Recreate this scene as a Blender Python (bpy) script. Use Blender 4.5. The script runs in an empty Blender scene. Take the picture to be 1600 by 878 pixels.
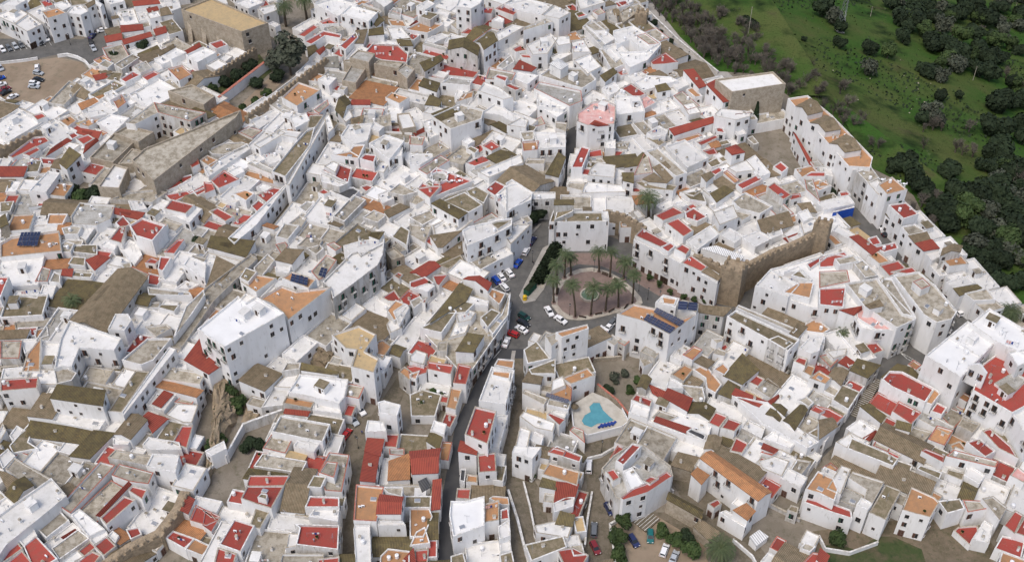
import bpy, bmesh, math, random
from math import radians as R, sin, cos, tan, pi, sqrt, atan2
from mathutils import Vector
random.seed(7)
rnd = random.Random(11)
DATA = """
Fw7 -8,24 24,10 44,22 22,38
Fw7 22,38 44,22 66,38 42,50
Fw9 0,8 20,-4 42,0 24,10
Fr6 62,2 78,-2 84,8 70,12
Fw8 84,6 104,0 112,10 96,18
Fm6 108,-2 128,-4 140,6 112,9
Fo10 65,18 90,12 104,20 74,29
Fw9 104,20 112,10 126,8 138,18 126,24
Gb9 137,13 150,5 146,0 133,8
Gw9 146,4 157,12 162,8 150,0
Fw8 162,0 185,-6 195,2 172,8
Sr7 207,2 246,-2 250,6 210,10
Sr6 229,14 245,10 248,16 232,20
Gb7 250,14 268,8 271,22 252,25
Fw7 229,22 247,17 252,26 234,30
Sr5 240,46 258,41 261,51 244,56
Fw8 256,2 278,-2 283,12 268,18
Sr4 163,57 189,52 191,62 166,67
Sr4 188,40 222,38 224,47 190,51
Sr4 191,62 234,50 238,57 194,70
Fw4 60,-2 30,-8 20,2 50,8
Fb4 153,101 165,93 178,99 168,107
Fb5 178,101 207,84 218,90 190,109
Sm4 215,84 245,71 249,76 222,90
Sb5 246,82 270,69 274,74 250,88
Fw6 255,87 275,75 291,82 268,93
Sr5 288,80 311,67 314,73 292,86
Fr6 187,124 208,111 220,117 196,129
Fr6 222,120 240,111 250,115 230,126
Fg5 208,104 228,95 238,106 220,114
Fo7 262,108 284,102 300,116 280,126
Fw8 290,86 318,73 338,82 308,98
Fm3 165,124 176,112 192,113 186,128
Sr3 145,118 165,114 168,122 150,126
So4 122,162 160,148 163,156 128,172
Fo5 176,156 190,148 197,160 184,170
Fw6 162,146 176,140 187,149 172,157
Sb3 120,130 142,146 132,156 108,146
Fb4 74,160 108,126 130,134 100,164
Fw5 240,92 256,86 268,95 252,102
Fw6 325,-6 352,-4 356,6 334,8
Fw5 366,4 392,-6 412,4 388,14
Fr4 400,4 416,0 422,8 408,12
Fw6 402,14 430,6 434,16 412,24
Fr6 326,68 346,62 356,70 338,77
Fo4 314,86 332,76 346,86 328,95
Fw4 340,92 352,84 364,88 352,98
Fr4 464,55 490,38 498,42 476,58
Fr6 475,65 506,48 534,54 532,60 508,56 486,70
Fw5 498,36 520,24 526,34 506,44
Sr6 500,34 526,25 574,32 572,38 530,36 504,38
Fg5 510,44 528,38 540,46 522,52
Fw9 490,6 524,-4 560,8 528,26
Fw10 532,22 548,8 590,20 576,34
Fo5 548,10 566,0 582,2 560,10
Pm7 575,30 587,17 600,32 588,42
Fw8 582,-2 600,-8 614,2 600,12
Fg6 606,22 614,12 628,14 626,26
Fo6 606,30 630,32 636,42 612,40
Fr5 520,84 540,66 554,70 534,90
Sm5 480,74 492,70 496,78 482,90
Sr5 494,80 506,72 508,78 500,86
Fr7 568,84 582,68 622,70 638,84 636,98 596,94
Sm8 577,46 598,42 600,54 576,56
Sm5 620,62 640,60 645,72 624,72
Fw6 604,44 628,42 644,62 612,62
Sb7 556,48 574,46 568,68 552,68
Fr8 530,72 556,50 560,58 540,78
Fg10y 546,90 560,78 586,84 576,98
Fg8y 536,94 560,92 558,100 540,98
Fg7y 534,126 552,96 572,106 556,130
Sg5 504,90 528,88 530,106 504,104
Fb9y 584,100 592,94 630,98 622,108
Fg9y 620,110 634,100 648,108 636,124
Fw6 496,124 508,118 526,122 514,134
Fo4 480,126 494,114 508,118 496,128
Fo8 440,152 466,128 502,140 464,166
Fg6 416,160 440,150 466,166 444,178
Sm4 528,168 538,148 548,160 540,176
Sr5 550,156 578,156 578,164 548,164
Gm6 536,150 548,162 536,184 524,172
Fo6 602,152 612,144 640,152 624,162
Fw4 484,168 500,154 516,160 512,178
Fb6 490,172 512,156 514,164 498,178
Fw9 650,10 668,0 680,6 664,16
Fw14 712,10 718,-4 756,-4 750,6 736,14
Fw6 664,16 670,10 704,20 700,26
Fm8 655,26 668,18 686,22 672,32
Sr5 640,40 650,32 654,36 644,42
Fo6 632,46 668,52 694,38 660,32
Fb5 704,38 718,30 732,36 716,48
Fr6 720,52 738,40 752,42 738,54
Fr7 748,20 756,12 772,12 768,22
Fr8 774,14 788,6 812,14 802,24
Sr6 764,34 780,24 800,34 790,38
Fw9 768,32 778,25 788,30 786,36
Fw9 758,-2 784,-4 800,0 786,8
Fw9 788,6 824,-2 864,8 846,24 814,18
Fw14 846,24 866,8 892,20 874,30
Fb13 818,48 820,42 852,30 864,34
Fw9 774,52 800,38 820,42 778,66
Fg8 734,68 768,44 790,50 776,64 750,70
Gm13 745,65 766,50 777,64 756,78
Gm12 700,78 702,63 750,72 746,87
Sm9 656,98 688,86 693,94 664,112
Fr6 652,118 692,98 750,110 740,122 700,118 694,124
Fw4 672,116 682,110 702,114 694,122
Fg7 660,70 696,80 700,74 662,64
Fw6 664,62 690,52 704,56 676,68
Fw7 694,66 704,52 726,58 714,70
Sm6 654,134 662,122 688,130 682,144
Fg7 688,130 704,120 738,124 734,134
Sm5 664,164 672,148 690,156 686,166
Fo5 712,160 724,146 740,142 738,152
Fw5 710,150 716,136 736,138 724,154
Fw5 660,176 672,164 694,170 690,182
Fr8 800,76 814,70 824,78 806,82
Fr8 812,84 834,86 838,92 816,90
Sr7 802,108 812,94 838,106 830,112
Fg6 776,104 798,86 804,96 786,108
Fw10 822,70 860,52 872,60 856,84 832,86
Fw10 862,58 890,56 892,68 872,72
Fo6 878,54 900,48 910,62 890,64
Fw9 892,66 912,62 924,82 896,82
Sm7 858,76 866,72 876,80 866,84
Fw7 860,88 886,78 894,84 866,98
Fw9 896,94 922,84 940,104 918,116
Pw12 859,100 872,91 888,102 876,109
Fb9 842,118 860,106 916,106 932,124 910,138
Fr7 844,122 854,118 856,128 846,130
Fb9 758,124 764,106 806,114 800,126
Fw8 798,120 808,112 842,118 824,132
Fr10 772,120 778,116 794,120 790,128
Fw11 746,142 756,128 780,136 802,152 786,156
Fr9 788,134 796,130 816,138 806,142
Fg9 834,138 842,128 908,142 910,158 890,166
Fw8 838,144 896,160 880,172 840,166
Fw7 840,164 860,158 890,170 870,184
Fr8 898,22 908,17 918,24 904,28
Fb7 926,18 938,12 946,20 934,24
Fw8 910,42 924,30 962,60 940,74
Fb8 936,76 954,74 980,98 956,110
Sm8 938,118 958,106 964,114 946,128
Fb8 914,38 938,32 952,46 930,48
Fr5 944,150 954,144 960,152 948,156
Fw7 940,138 960,128 972,140 952,150
Fw9 900,-2 930,-8 946,4 906,16
Fg5 945,14 962,18 966,40 950,32
Fn11y 283,15 330,-3 419,36 377,50
Fw6 962,2 978,-4 990,2 972,10
Fr6 960,4 978,0 984,8 966,12
Fb6y 968,20 984,10 992,22 974,36
Fw9 958,48 990,40 1032,66 1010,80 984,62 964,70
Fw9 966,82 1010,80 1032,66 1033,70 1012,94 984,106
Fw8 940,74 966,66 984,82 962,96
Fb9 994,56 1008,52 1030,68 1014,70
Fr7 985,102 1010,95 1016,99 990,108
Fr8 1017,96 1040,82 1060,97 1038,100 1020,101
Fr6 962,110 985,104 992,112 970,118
Fr6 996,114 1006,110 1014,114 1004,120
Fw6 976,118 1002,112 1020,122 992,128
Fw7 992,128 1012,118 1048,120 1060,126 1004,142
Sm8 1024,134 1040,130 1048,140 1028,144
Fr7 970,138 986,130 1010,146 994,154
Fp6 982,160 1006,146 1026,160 1004,172
Fw7 960,148 972,136 982,150 966,158
Fb6 1052,150 1066,142 1094,166 1074,172
Fo6 1072,140 1082,136 1098,150 1086,152
Fw6 1048,128 1066,120 1078,132 1060,140
Fb5 1040,120 1056,112 1062,120 1046,126
Sr8 1084,108 1068,110 1092,138 1104,134
Sr10 1120,124 1104,132 1130,160 1143,157
Fw6 1140,146 1156,150 1178,176 1160,182
Fw6 1066,164 1084,160 1096,176 1076,180
Fw14y 1118,124 1208,112 1228,131 1144,144
Gb13 1244,166 1266,154 1286,174 1262,180
Fr5 50,180 66,176 73,182 58,188
Sr4 52,214 70,212 78,220 20,247 12,244
Fr4 34,240 56,228 64,234 46,244
Fr4 106,210 116,206 124,212 112,218
Sr4 124,200 158,206 152,218 120,208
Sr4 80,232 104,216 112,220 72,244
Fr5 118,216 138,210 148,216 130,226
Sr5 134,226 150,216 154,220 130,240
Fw4 98,228 108,222 126,226 108,240
Fr4 62,246 96,248 88,258 66,256
Sm8 108,230 126,242 104,264 92,254
Sr4 0,260 42,260 36,276 0,276
Fm4 44,252 66,250 60,268 40,270
Fo3 60,262 80,258 78,270 58,272
Fw3 86,185 108,178 120,186 98,198
Fo4 92,188 110,180 120,188 106,198
Fo4 124,194 144,182 158,188 138,198
Fw5 150,190 172,178 202,184 178,208
Fw5 128,176 150,172 172,178 140,184
Fw7 44,299 75,267 94,270 72,300
Fw4 8,300 14,282 34,284 24,300
Fb3 80,288 98,282 114,286 100,296
Fb6y 140,246 178,208 216,216 176,254 148,248
Fb7y 178,208 200,196 240,206 216,222
Fw8y 153,292 178,256 200,262 186,294
Fb7y 184,256 206,232 240,240 214,256
Fy10y 206,250 226,232 376,172 368,184 240,282
Fm9y 206,248 226,240 236,256 212,260
Fb5 170,312 200,300 240,296 262,300 236,316 200,312
Fb4 196,310 226,290 246,286 240,300
Fr4 248,290 268,280 300,272 300,280 262,298
Fr6 296,256 308,244 312,256 300,262
Sm4 44,324 96,316 94,326 52,326
Fm4 0,316 22,314 16,330 0,332
Fo5 20,336 54,334 46,358 8,362
Fo5 76,334 106,334 98,350 72,350
Fw4 52,330 72,328 72,342 54,346
Fg6 110,338 124,316 180,320 172,342 150,352 112,350
Sr5 176,324 226,332 218,344 178,334
Fw5 200,314 222,314 230,326 206,330
Fr5 180,348 192,336 204,350 190,358
Fr6 208,350 224,341 262,350 254,362
Fr7 256,326 268,311 304,320 290,334
Fw6 262,334 290,336 304,322 316,326 296,348
Sr4 256,304 300,296 330,282 326,290 270,316
Fr4 300,298 318,288 326,296 308,306
Sm8y 0,340 8,334 12,350 0,356
Fb6 324,234 348,224 378,222 388,226 350,242 330,240
Fo6 312,250 324,242 342,250 330,262
Fw6 318,262 346,246 386,224 392,232 326,276
Fr6 330,282 350,266 374,280 342,294
Fr6 318,284 332,286 336,296 320,302
Fw6 356,268 376,258 382,268 366,276
Fo6 364,302 384,296 398,302 384,314
Fm6 382,182 392,177 404,182 392,188
Fw5 394,188 430,170 442,176 404,202
Fb5 372,206 388,198 410,204 394,216
Fw9 396,226 436,203 446,208 406,232
Fw9 436,202 472,206 464,216 432,210
Fw7 436,218 460,212 456,236 430,236
Fw6 384,246 402,238 416,248 400,256
Fg6 386,256 398,250 428,264 424,272
Fw6 408,242 436,238 440,250 420,258
Sm9 492,198 484,228 446,276 424,268 460,224 478,204
Fm9 484,180 506,180 492,200 480,200
Fw9 452,184 478,176 484,188 462,200
Fw5 400,292 410,286 426,292 414,300
Fr5 400,304 428,292 448,296 418,318
Fr5 392,322 404,312 416,320 402,332
Fr5 326,330 340,324 366,338 352,346
Fr5 360,350 380,334 402,336 374,352
Fw9 446,288 506,184 510,188 452,290
Fw9 506,184 514,176 522,200 512,210
Fw8 532,212 544,195 582,192 574,220 552,226
Fo9 516,242 546,236 552,226 570,226 560,248
Fo9 546,236 552,228 570,226 562,246
Fr7 502,266 520,252 550,262 544,286
Fw8 506,260 520,252 530,256 524,270
Fw8 500,270 512,274 530,284 544,286 530,292 502,284
Fr9 562,248 570,240 588,242 584,254
Fr4 562,292 574,288 584,292 572,300
Fk6 514,298 552,292 562,298 548,312
Fr6 496,300 506,294 516,300 506,304
Fb6 520,338 552,304 572,312 538,346
Fb5 450,350 468,336 480,340 470,356
Fg4 466,324 480,314 492,316 478,332
Fw8 576,224 602,210 632,220 608,250
Fw7 600,226 630,222 628,244 598,246
Fb4 596,252 616,246 624,256 604,260
Fw6 528,178 546,170 552,182 540,192
Sb5 548,186 568,180 566,194 550,194
Fw8 578,200 584,190 600,198 592,206
Fb6 606,300 624,286 652,300 630,306
Fw5 590,304 608,296 616,310 598,318
Sb5 600,330 624,318 640,324 608,340
Fb5 566,340 584,328 604,336 590,348
Fb7 592,182 610,178 612,196 592,200
Fw7y 620,178 640,176 650,198 628,202
Fb9 196,192 240,160 247,176 211,194
Fb9 240,160 322,176 297,190 247,176
Fb8y 262,142 300,132 336,150 318,164
Sm10 674,178 700,168 750,186 704,200
Fb11 674,182 720,162 756,172 752,186 704,202
Fr4 742,216 735,219 770,202 778,208
Sb4 736,218 770,203 776,210 744,228
Fw8 752,176 776,160 800,176 820,182 822,190 800,190 780,180
Fb6 640,212 664,214 660,227 640,226
Fw6 640,240 676,240 676,246 656,258 640,258
Fw6 660,190 684,182 704,202 672,216
Sr4 646,208 668,196 672,202 650,212
Fb4 692,250 720,228 744,232 724,258
Fm5 728,232 736,228 748,234 742,240
Fr6 754,228 768,219 782,229 768,236
Fr5 727,255 754,242 770,250 742,260
Fr6 674,268 682,261 740,282 672,310 650,296 660,284 676,292
Fr7 650,294 676,290 690,290 672,310
Fw7 746,268 814,240 818,254 764,278
Fm5 674,320 716,336 752,308 772,312 758,300 738,292 700,304
Sm9 674,318 688,311 730,332 716,342
Fm9 692,314 726,300 754,320 732,332
Fm9 728,298 744,291 764,302 756,318 734,306
Fr9 758,296 774,282 790,290 776,308
Fr8 760,308 776,304 786,312 778,314
Fw10 790,330 790,286 800,280 832,300 830,312
Fw10 772,306 790,290 810,286 834,302 792,332 782,318
Fw8 828,300 868,300 868,310 830,312
Fb8 812,206 834,204 834,218 818,220
Fw9 834,206 884,208 884,230 840,232
Fo9 816,222 842,220 840,234 818,236
Fb6 824,248 852,248 850,256 820,256
Sm7 852,272 872,238 876,244 862,274
Sm7 872,238 884,246 873,277 862,274
Fr8 892,262 908,228 922,232 910,262
Fr5 920,236 940,232 942,244 920,246
Fb5 914,246 940,246 946,254 910,254
Fw7 922,264 932,254 962,258 962,268 960,278 918,274
Fb5 886,292 890,284 914,285 910,298
Fw6 912,290 918,284 978,290 978,300 908,302
Fw6 944,222 962,218 962,232 946,232
Fp12 902,176 914,168 924,160 944,156 962,164 962,184 960,194 918,196 902,190
Sr12 922,194 930,188 952,196 934,197
Fm12 866,344 874,316 896,312 896,330
Fm11 858,347 864,330 950,330 952,346
Sm14 866,320 867,312 896,312 896,320
Fw12 940,330 950,330 952,342 942,340
Fb4 830,190 846,182 852,194 838,198
Fb7 868,200 868,190 886,192 884,206
Fw9 792,196 814,184 826,188 822,200
Fb6 640,340 672,328 682,340 660,352
Fw8 762,344 784,338 792,350 768,356
Fb5 640,316 650,320 664,312 660,300 648,304
Fb4 640,288 650,294 640,300
Fw8 960,150 1000,150 1008,174 962,180
Fb4 960,222 984,222 980,234 960,232
Fr4 960,234 976,236 968,244 960,246
Fw6 1010,208 1030,196 1044,204 1040,212 1020,214
Fm5 1010,216 1026,214 1040,222 1030,228
Sr6 1114,182 1046,201 1054,212 1116,192
Fo4 1056,218 1090,208 1098,212 1064,224
Fr5 1088,222 1118,210 1124,214 1096,228
Fb6 1132,190 1148,186 1152,194 1136,198
Fw10 1117,178 1126,170 1174,174 1172,182 1150,188 1120,182
Sr9 1150,178 1174,176 1174,178 1152,181
Fr6 1118,200 1128,197 1134,208 1120,206
Fm4 1120,222 1136,218 1142,224 1126,228
Fw7 1040,228 1070,218 1108,246 1074,262
Fr5 1098,236 1116,230 1122,240 1108,242
Pr9 1134,232 1150,226 1164,238 1144,242
Fm5 1104,254 1120,246 1128,256 1112,262
Fr6 1108,268 1124,260 1130,266 1118,274
Fo5 1130,270 1136,266 1156,282 1148,286
Fw6 1136,262 1166,250 1180,266 1150,270
Fw6 1166,250 1180,242 1204,270 1184,278
Fr6 1150,288 1184,272 1192,280 1160,296
Fb3 1166,216 1176,212 1186,224 1178,226
Fr5 1208,260 1220,252 1232,262 1222,270
Fw4 1218,284 1236,280 1240,292 1226,296
Fr7 1198,292 1210,284 1238,304 1224,312
Fr6 1230,304 1250,302 1252,308 1236,312
Fb8 1006,240 1012,238 1020,270 990,274
Sb8 1020,262 1040,252 1058,272 1042,286
Sb8 1022,270 1042,286 1014,284 1004,280
Sm7 1004,238 1010,242 998,258 976,262
Fb9 1008,236 1028,230 1074,270 1056,276
Fm7 990,284 1012,282 1058,290 1052,298 1008,294
Sm9 972,270 990,270 990,286 974,282
Fw5 960,262 978,268 976,282 960,280
Fm5 1066,302 1096,296 1104,316 1078,312
Fw5 1062,300 1088,292 1100,296 1084,306
Sm6 1110,302 1132,290 1146,298 1120,316
Fw5 1108,318 1146,300 1148,302 1112,322
Sb8 1096,274 1110,268 1116,274 1104,284
Fb6 1144,314 1164,300 1208,322 1188,334 1156,326
Fb5 1148,328 1176,334 1160,344 1150,336
Fw8 1114,332 1146,320 1154,340 1124,352
Fr7 1022,336 1052,322 1070,332 1036,345
Fr6 1070,332 1084,324 1106,338 1090,346 1072,340
Fw6 1052,318 1066,324 1074,320 1064,314
Fw8 1246,332 1262,326 1270,340 1256,346
Sb6 1184,344 1232,330 1240,352 1192,366
Sb6 1246,318 1266,316 1276,332 1256,330
Fb6 1282,316 1260,296 1256,276 1268,272
Fr7 1254,276 1268,268 1290,268 1290,276
Fo6 1262,286 1280,280 1300,290 1280,298
Sr5 1240,208 1244,210 1276,264 1264,256
Fw11 1330,256 1360,248 1362,262 1332,266
Fb11 1338,268 1362,262 1374,278 1356,286
Fo13 1372,288 1394,276 1418,296 1386,304
Fw11 1356,286 1372,280 1386,304 1372,304
Fr10 1388,320 1416,316 1436,334 1412,342
Sm6 1384,334 1390,328 1396,336 1392,344
Fw5 1280,262 1296,262 1302,276 1284,272
Fo5 1280,284 1292,280 1296,290 1280,292
Fr5 1310,300 1324,298 1330,304 1314,308
Fw6 1276,316 1326,304 1336,318 1288,328
Fo6 0,380 18,370 92,360 96,392 0,402
Fb5 90,384 102,376 116,380 110,394 88,394
Fb4 0,360 20,340 52,340 46,358 0,372
Fb6 96,356 116,352 128,354 122,366 100,366
Fw5 120,366 132,352 148,356 134,376
Fm4 114,382 152,382 152,398 114,394
Fm4 106,412 114,400 134,402 132,416
Sr4 134,406 154,398 172,402 148,422
Sr4 98,420 114,420 112,432 96,430
Fm4 114,424 146,426 142,434 112,432
Fr6 170,374 186,354 198,352 190,380
Fr9 202,352 222,340 258,352 238,376 212,368
Fw5 156,384 166,376 184,380 178,392
Fr5 256,394 278,374 288,374 272,396
Fr7 246,420 250,400 268,402 254,424
Fr5 226,410 236,402 248,406 242,412
Fw4 186,388 202,374 216,380 222,398 210,414
Fb4 188,412 204,408 206,416 196,422
Fb5 54,440 66,416 80,420 74,440
Fb5 76,440 84,424 94,428 94,442
Fr9 -12,466 -4,432 14,432 0,466
Fw5 20,462 26,454 62,454 58,466
Gb8 184,420 104,504 166,520 230,434
Fw11 168,514 180,490 200,490 206,500 194,516
Fb4 206,416 234,428 226,436 204,428
Fr4 232,426 256,432 246,446 230,444
Fw7 286,414 296,400 322,410 320,436
Fb4 22,504 32,500 86,496 80,508 24,514
Sb5 0,516 46,514 40,528 0,530
Fo4 52,516 74,510 76,524 56,530
Fb6 230,448 296,456 300,462 232,460
Fm6 246,480 252,475 280,476 272,487
Fb5 232,472 250,471 248,480 232,480
Fb8 290,478 318,452 320,460 300,490 270,528
Fb6 226,510 260,506 268,512 244,526
Fw4 272,452 290,438 312,444 300,450
Fw9 98,540 100,514 126,508 152,516 168,520 166,536
Fo12 1231,154 1262,149 1300,180 1364,246 1360,262 1326,260
Gb13 1266,192 1290,180 1314,202 1290,206
Gb13 1296,224 1322,210 1346,234 1320,238
Sm5 330,368 398,376 384,402 324,386
Fw5 320,404 338,404 342,424 320,446
Sb5 338,400 366,414 334,456 322,450
Fb6 430,370 444,348 468,352 450,374
Fb6 464,384 482,366 504,374 496,388
Fb6 478,388 500,382 506,388 494,398
Fb5 430,382 446,378 450,384 440,398
Sb7 446,388 474,390 456,412 430,406
Fb7 510,382 522,378 534,386 524,392
Fb7 486,424 510,398 526,406 508,432 498,438
Fb5 396,418 418,396 430,406 404,438
Fm8 374,434 384,418 402,424 388,441
Fo7 376,440 398,428 432,434 400,456
Fw6 430,416 454,416 452,426 430,424
Fo15 440,434 456,424 494,436 482,450
Fo14 404,466 440,446 462,454 518,448 450,500 442,488 424,474
Fw13 504,440 534,410 548,396 560,392 564,398 600,378 598,398 590,414 542,450 520,466 516,450
Fw12 536,384 562,376 600,372 600,380 566,396 546,396
Sm13 580,362 600,362 592,374 576,368
Fo9 576,430 580,424 602,416 600,424
FW17 384,472 400,463 444,489 350,542 308,514 372,462
Fo7 604,484 618,468 638,476 616,502
Fw7 614,486 632,474 640,480 624,508
Fr5 596,464 616,452 630,472 606,470
Fr6 614,430 622,424 630,428 624,436
Fw6 604,506 618,486 628,512 610,520
Fm6 612,370 626,352 640,360 636,384
Fb5 612,384 620,378 634,390 616,398
Fb8y 602,392 616,386 632,400 612,406
Gr5 640,426 670,408 688,416 662,434
Fr6 640,440 664,432 678,442 660,454 640,448
Fr6 676,430 700,428 686,446 682,444
Sb6 672,368 722,360 692,386 684,386
Fb5 640,350 674,352 664,380 640,366
Fm5 684,414 720,398 724,406 700,420
Fw6 680,372 676,352 700,340 740,344 718,362
Fw12 722,360 732,354 748,350 800,340 800,352 770,368 730,384
Fm10 768,350 776,346 800,344 778,358
Fw8 784,362 800,352 830,350 820,360 798,382
Sm8 672,504 718,442 738,452 728,470
Sm8 700,476 728,470 742,474 728,488 700,490
Sm8 656,512 672,504 700,476 714,486 690,520
Fw7 728,470 734,462 764,470 762,478 744,476
Gr9 724,436 732,432 768,442 762,454
Fo8 762,460 768,450 790,458 784,470 780,476
Fw7 712,492 730,482 744,488 736,500 716,504
Fm7 750,496 768,482 782,488 762,512
Fw6 712,500 736,500 728,520 700,528
Fb7 762,512 784,490 798,456 794,492 770,522
Fb6 640,470 656,462 662,470 646,482
Fw7 644,450 668,442 680,446 668,456
Fr6 656,470 668,464 664,474
Fw10 990,374 1002,360 1060,388 1124,428 1121,443 1060,410
Fr11 992,368 1004,356 1048,380 1032,386
Fr11 1032,386 1048,378 1056,384 1044,394
Fr12 1054,388 1066,380 1080,388 1072,398
Fr11 1064,410 1080,398 1106,416 1096,424
Sb10 1096,424 1108,418 1126,432 1122,438
Fr8 1040,348 1060,340 1084,360 1068,370
Fw7 1072,376 1110,352 1124,366 1090,390
Fw7 1124,366 1140,356 1164,368 1148,380
Fb6 1110,354 1124,346 1136,356 1124,366
Sw6 1096,388 1120,384 1162,400 1156,408
Fw7 1158,370 1186,360 1208,372 1180,386
Fw6 1188,352 1218,350 1224,366 1206,372
Fw6 1222,366 1240,352 1264,346 1262,366 1240,378
Sr5 1224,372 1246,364 1244,372 1232,378
Fw7 1250,348 1276,340 1274,358 1256,366
Fw11 1180,446 1204,420 1250,444 1232,464
Fm11 1236,430 1250,420 1268,438
Fo11 1222,456 1248,440 1272,440 1266,466
Fw11 1226,424 1248,416 1270,436 1266,440 1250,424
Fr8 1260,412 1290,396 1292,402 1266,420
Fo14 964,490 990,474 1028,482 1062,498 1092,488 1046,522 1008,502
Fw15 1024,472 1036,460 1062,466 1056,480
Fo15 1034,462 1058,466 1054,476 1036,474
Fk15 1058,474 1066,468 1092,474 1088,488
Sb10 1092,476 1144,480 1130,494 1092,488
Fm11 1136,494 1150,484 1250,530 1232,548
Fb9 1150,480 1240,520 1246,514 1154,476
Sb8 1234,520 1246,506 1262,510 1246,528
Fw7 1256,516 1290,520 1288,540 1250,532
Fw6 1300,360 1310,350 1336,366 1330,376
Sr6 1328,370 1342,367 1374,390 1362,398
Fr6 1362,386 1400,378 1404,388 1382,394
Fr5 1356,372 1370,368 1378,380 1364,384
Fo6 1356,398 1372,392 1392,408 1374,412
Fr6 1374,414 1404,406 1416,418 1390,432
Fr6 1392,424 1426,416 1434,424 1420,428
Fr10 1280,404 1320,392 1326,400 1310,416 1280,418
Fb12 1304,404 1334,398 1342,408 1312,414
Fb11 1334,412 1348,406 1372,430 1352,434
Fb10 1280,424 1324,422 1328,440 1280,450
Fr11 1280,450 1322,448 1318,480 1280,476
Fb11 1322,442 1370,434 1432,498 1402,512 1350,478
Fb12 1370,434 1394,436 1432,496 1410,490
Fp10 1338,484 1352,480 1398,512 1396,516 1368,514 1340,496
Sb12 1352,476 1374,468 1380,478 1360,482
Sr9 1312,484 1346,478 1346,484 1334,492
Fb12 1396,430 1436,424 1462,446 1496,486 1488,498 1464,504 1444,492
Fb14 1426,440 1442,434 1454,446 1440,452
Fb8 1408,354 1430,350 1448,362 1420,368
Sb8 1420,368 1448,362 1456,378 1430,380
Sr8 1430,380 1456,374 1468,388 1444,392
Fw7 1446,394 1466,388 1470,400 1456,408
Gb10 1470,400 1474,388 1504,384 1500,394
Fo8 1474,406 1502,398 1514,412 1484,416
Fw7 1478,440 1514,430 1526,442 1490,450
Sm7 1490,450 1526,444 1534,450 1500,462
Fb7 1506,458 1542,450 1556,468 1522,470
Fb6 1522,472 1554,468 1570,480 1540,488
Fr4 1584,514 1600,508 1610,520 1600,528
Fw10 1180,447 1204,420 1300,396 1345,402 1432,498 1400,514 1366,517 1344,512 1334,492 1312,484 1266,480 1232,467
Fb6 656,515 722,438 798,460 792,500 728,592 700,560
Fb6 262,540 320,450 392,396 402,404 334,470 282,545
Fw6 986,645 1000,596 1040,606 1120,640 1104,690 1020,662
Fw6 1146,618 1200,628 1236,660 1280,690 1262,700 1190,660
Fw6 446,288 506,184 514,188 470,262 400,352 366,380 356,372
FW17 1446,555 1512,501 1560,530 1502,589
FW18 1516,505 1546,481 1606,516 1606,556 1558,534
Fr14 1520,609 1536,568 1560,551 1606,568 1606,632 1582,645
FW18 1576,550 1606,544 1606,566 1590,572
Fg14 1554,598 1584,580 1606,592 1580,618
Fw13 1582,645 1620,600 1640,670 1610,690
Fr10 1378,592 1390,579 1410,580 1460,606 1446,628 1394,604
Fo9 1446,628 1460,606 1470,614 1456,632
Fr8 1394,642 1404,626 1440,644 1424,662
Fr7 1454,642 1464,628 1480,636 1472,648
Sm5 1344,634 1360,630 1386,650 1376,660
Sm6 1328,578 1340,560 1376,570 1356,590
Sr5 1310,566 1322,556 1336,566 1326,574
Gb6 1292,590 1304,574 1326,580 1314,602
Fb5 1280,556 1304,550 1310,562 1298,574
Fw6 1290,548 1324,544 1322,554 1302,560
Fm5 1300,624 1316,600 1344,612 1326,640
Fr5 1280,634 1296,638 1318,650 1308,660 1280,646
Gb7 1280,656 1300,652 1308,666 1280,686
Fw5 1322,668 1342,654 1368,670 1348,690
Sr4 1348,684 1368,672 1372,676 1356,692
Sm7 1402,656 1424,662 1422,674 1400,668
Fb4 1412,676 1420,664 1456,674 1440,694
Fo6 1450,686 1464,664 1490,672 1476,696
Fb6 1496,664 1504,652 1532,662 1520,676
Fr7 1534,672 1548,668 1580,696 1592,716 1560,700
Fr7 1510,690 1530,684 1556,704 1540,714
Fb4 1470,650 1486,636 1510,648 1490,670
Fm7 1324,700 1330,683 1384,706 1404,716 1396,728
Fw7 1306,690 1328,676 1334,684 1324,700
Fb5 1364,696 1372,680 1394,692 1388,706
Fo4 1484,694 1500,688 1514,704 1490,708
Fb6 0,532 34,532 30,560 0,560
Fw5 32,530 58,528 56,544 38,552
Fo6 42,552 64,526 62,580 34,580
Fm4 0,572 28,570 32,580 0,580
Fr8 0,592 60,588 58,606 0,611
Fw12 84,576 94,528 108,500 190,528 178,547 124,543 112,572 96,572
Fb11 84,580 96,570 120,582 112,594 88,600
Sm11 90,600 164,609 160,634 78,622
Fw5 140,596 180,598 182,606 140,604
Fm5 175,580 180,567 200,569 194,582
Fm8 168,642 212,578 234,580 190,644
Fw9 190,644 264,542 275,545 193,649
Fb8 190,562 230,528 268,528 240,562 220,570
Fb6 244,590 254,572 320,582 312,600
Fw5 228,632 246,608 278,612 256,642
Sr4 238,630 256,610 270,616 252,636
Fw4 258,648 276,630 310,632 300,660 286,660
Fb4 272,628 288,616 306,620 300,632
Sr5 224,650 232,643 262,654 238,676
Gb7 178,678 204,646 230,656 204,686
Fw6 176,684 204,686 200,694 176,694
Fr5 268,692 284,664 302,664 292,700
Fw5 222,694 232,682 280,690 284,702 236,702
Sm4 48,656 146,672 130,694 40,682
Sm5 146,672 180,676 140,716 108,712
Sm4 14,696 48,658 54,664 44,690 60,700 20,708
Fw4 14,680 26,664 40,672 20,688
Fw4 -6,680 4,660 10,672 0,690
Sr8 288,562 313,528 362,560 326,584
Fb7 440,580 448,566 470,566 468,576
Fn12 518,522 560,508 588,522 570,548 592,560 584,582 548,572 556,546 540,544
Fo6 576,538 598,530 612,540 598,560 584,548
FW7 450,612 468,584 544,592 538,620 530,630
Sm8 472,566 528,580 526,586 470,578
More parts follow.
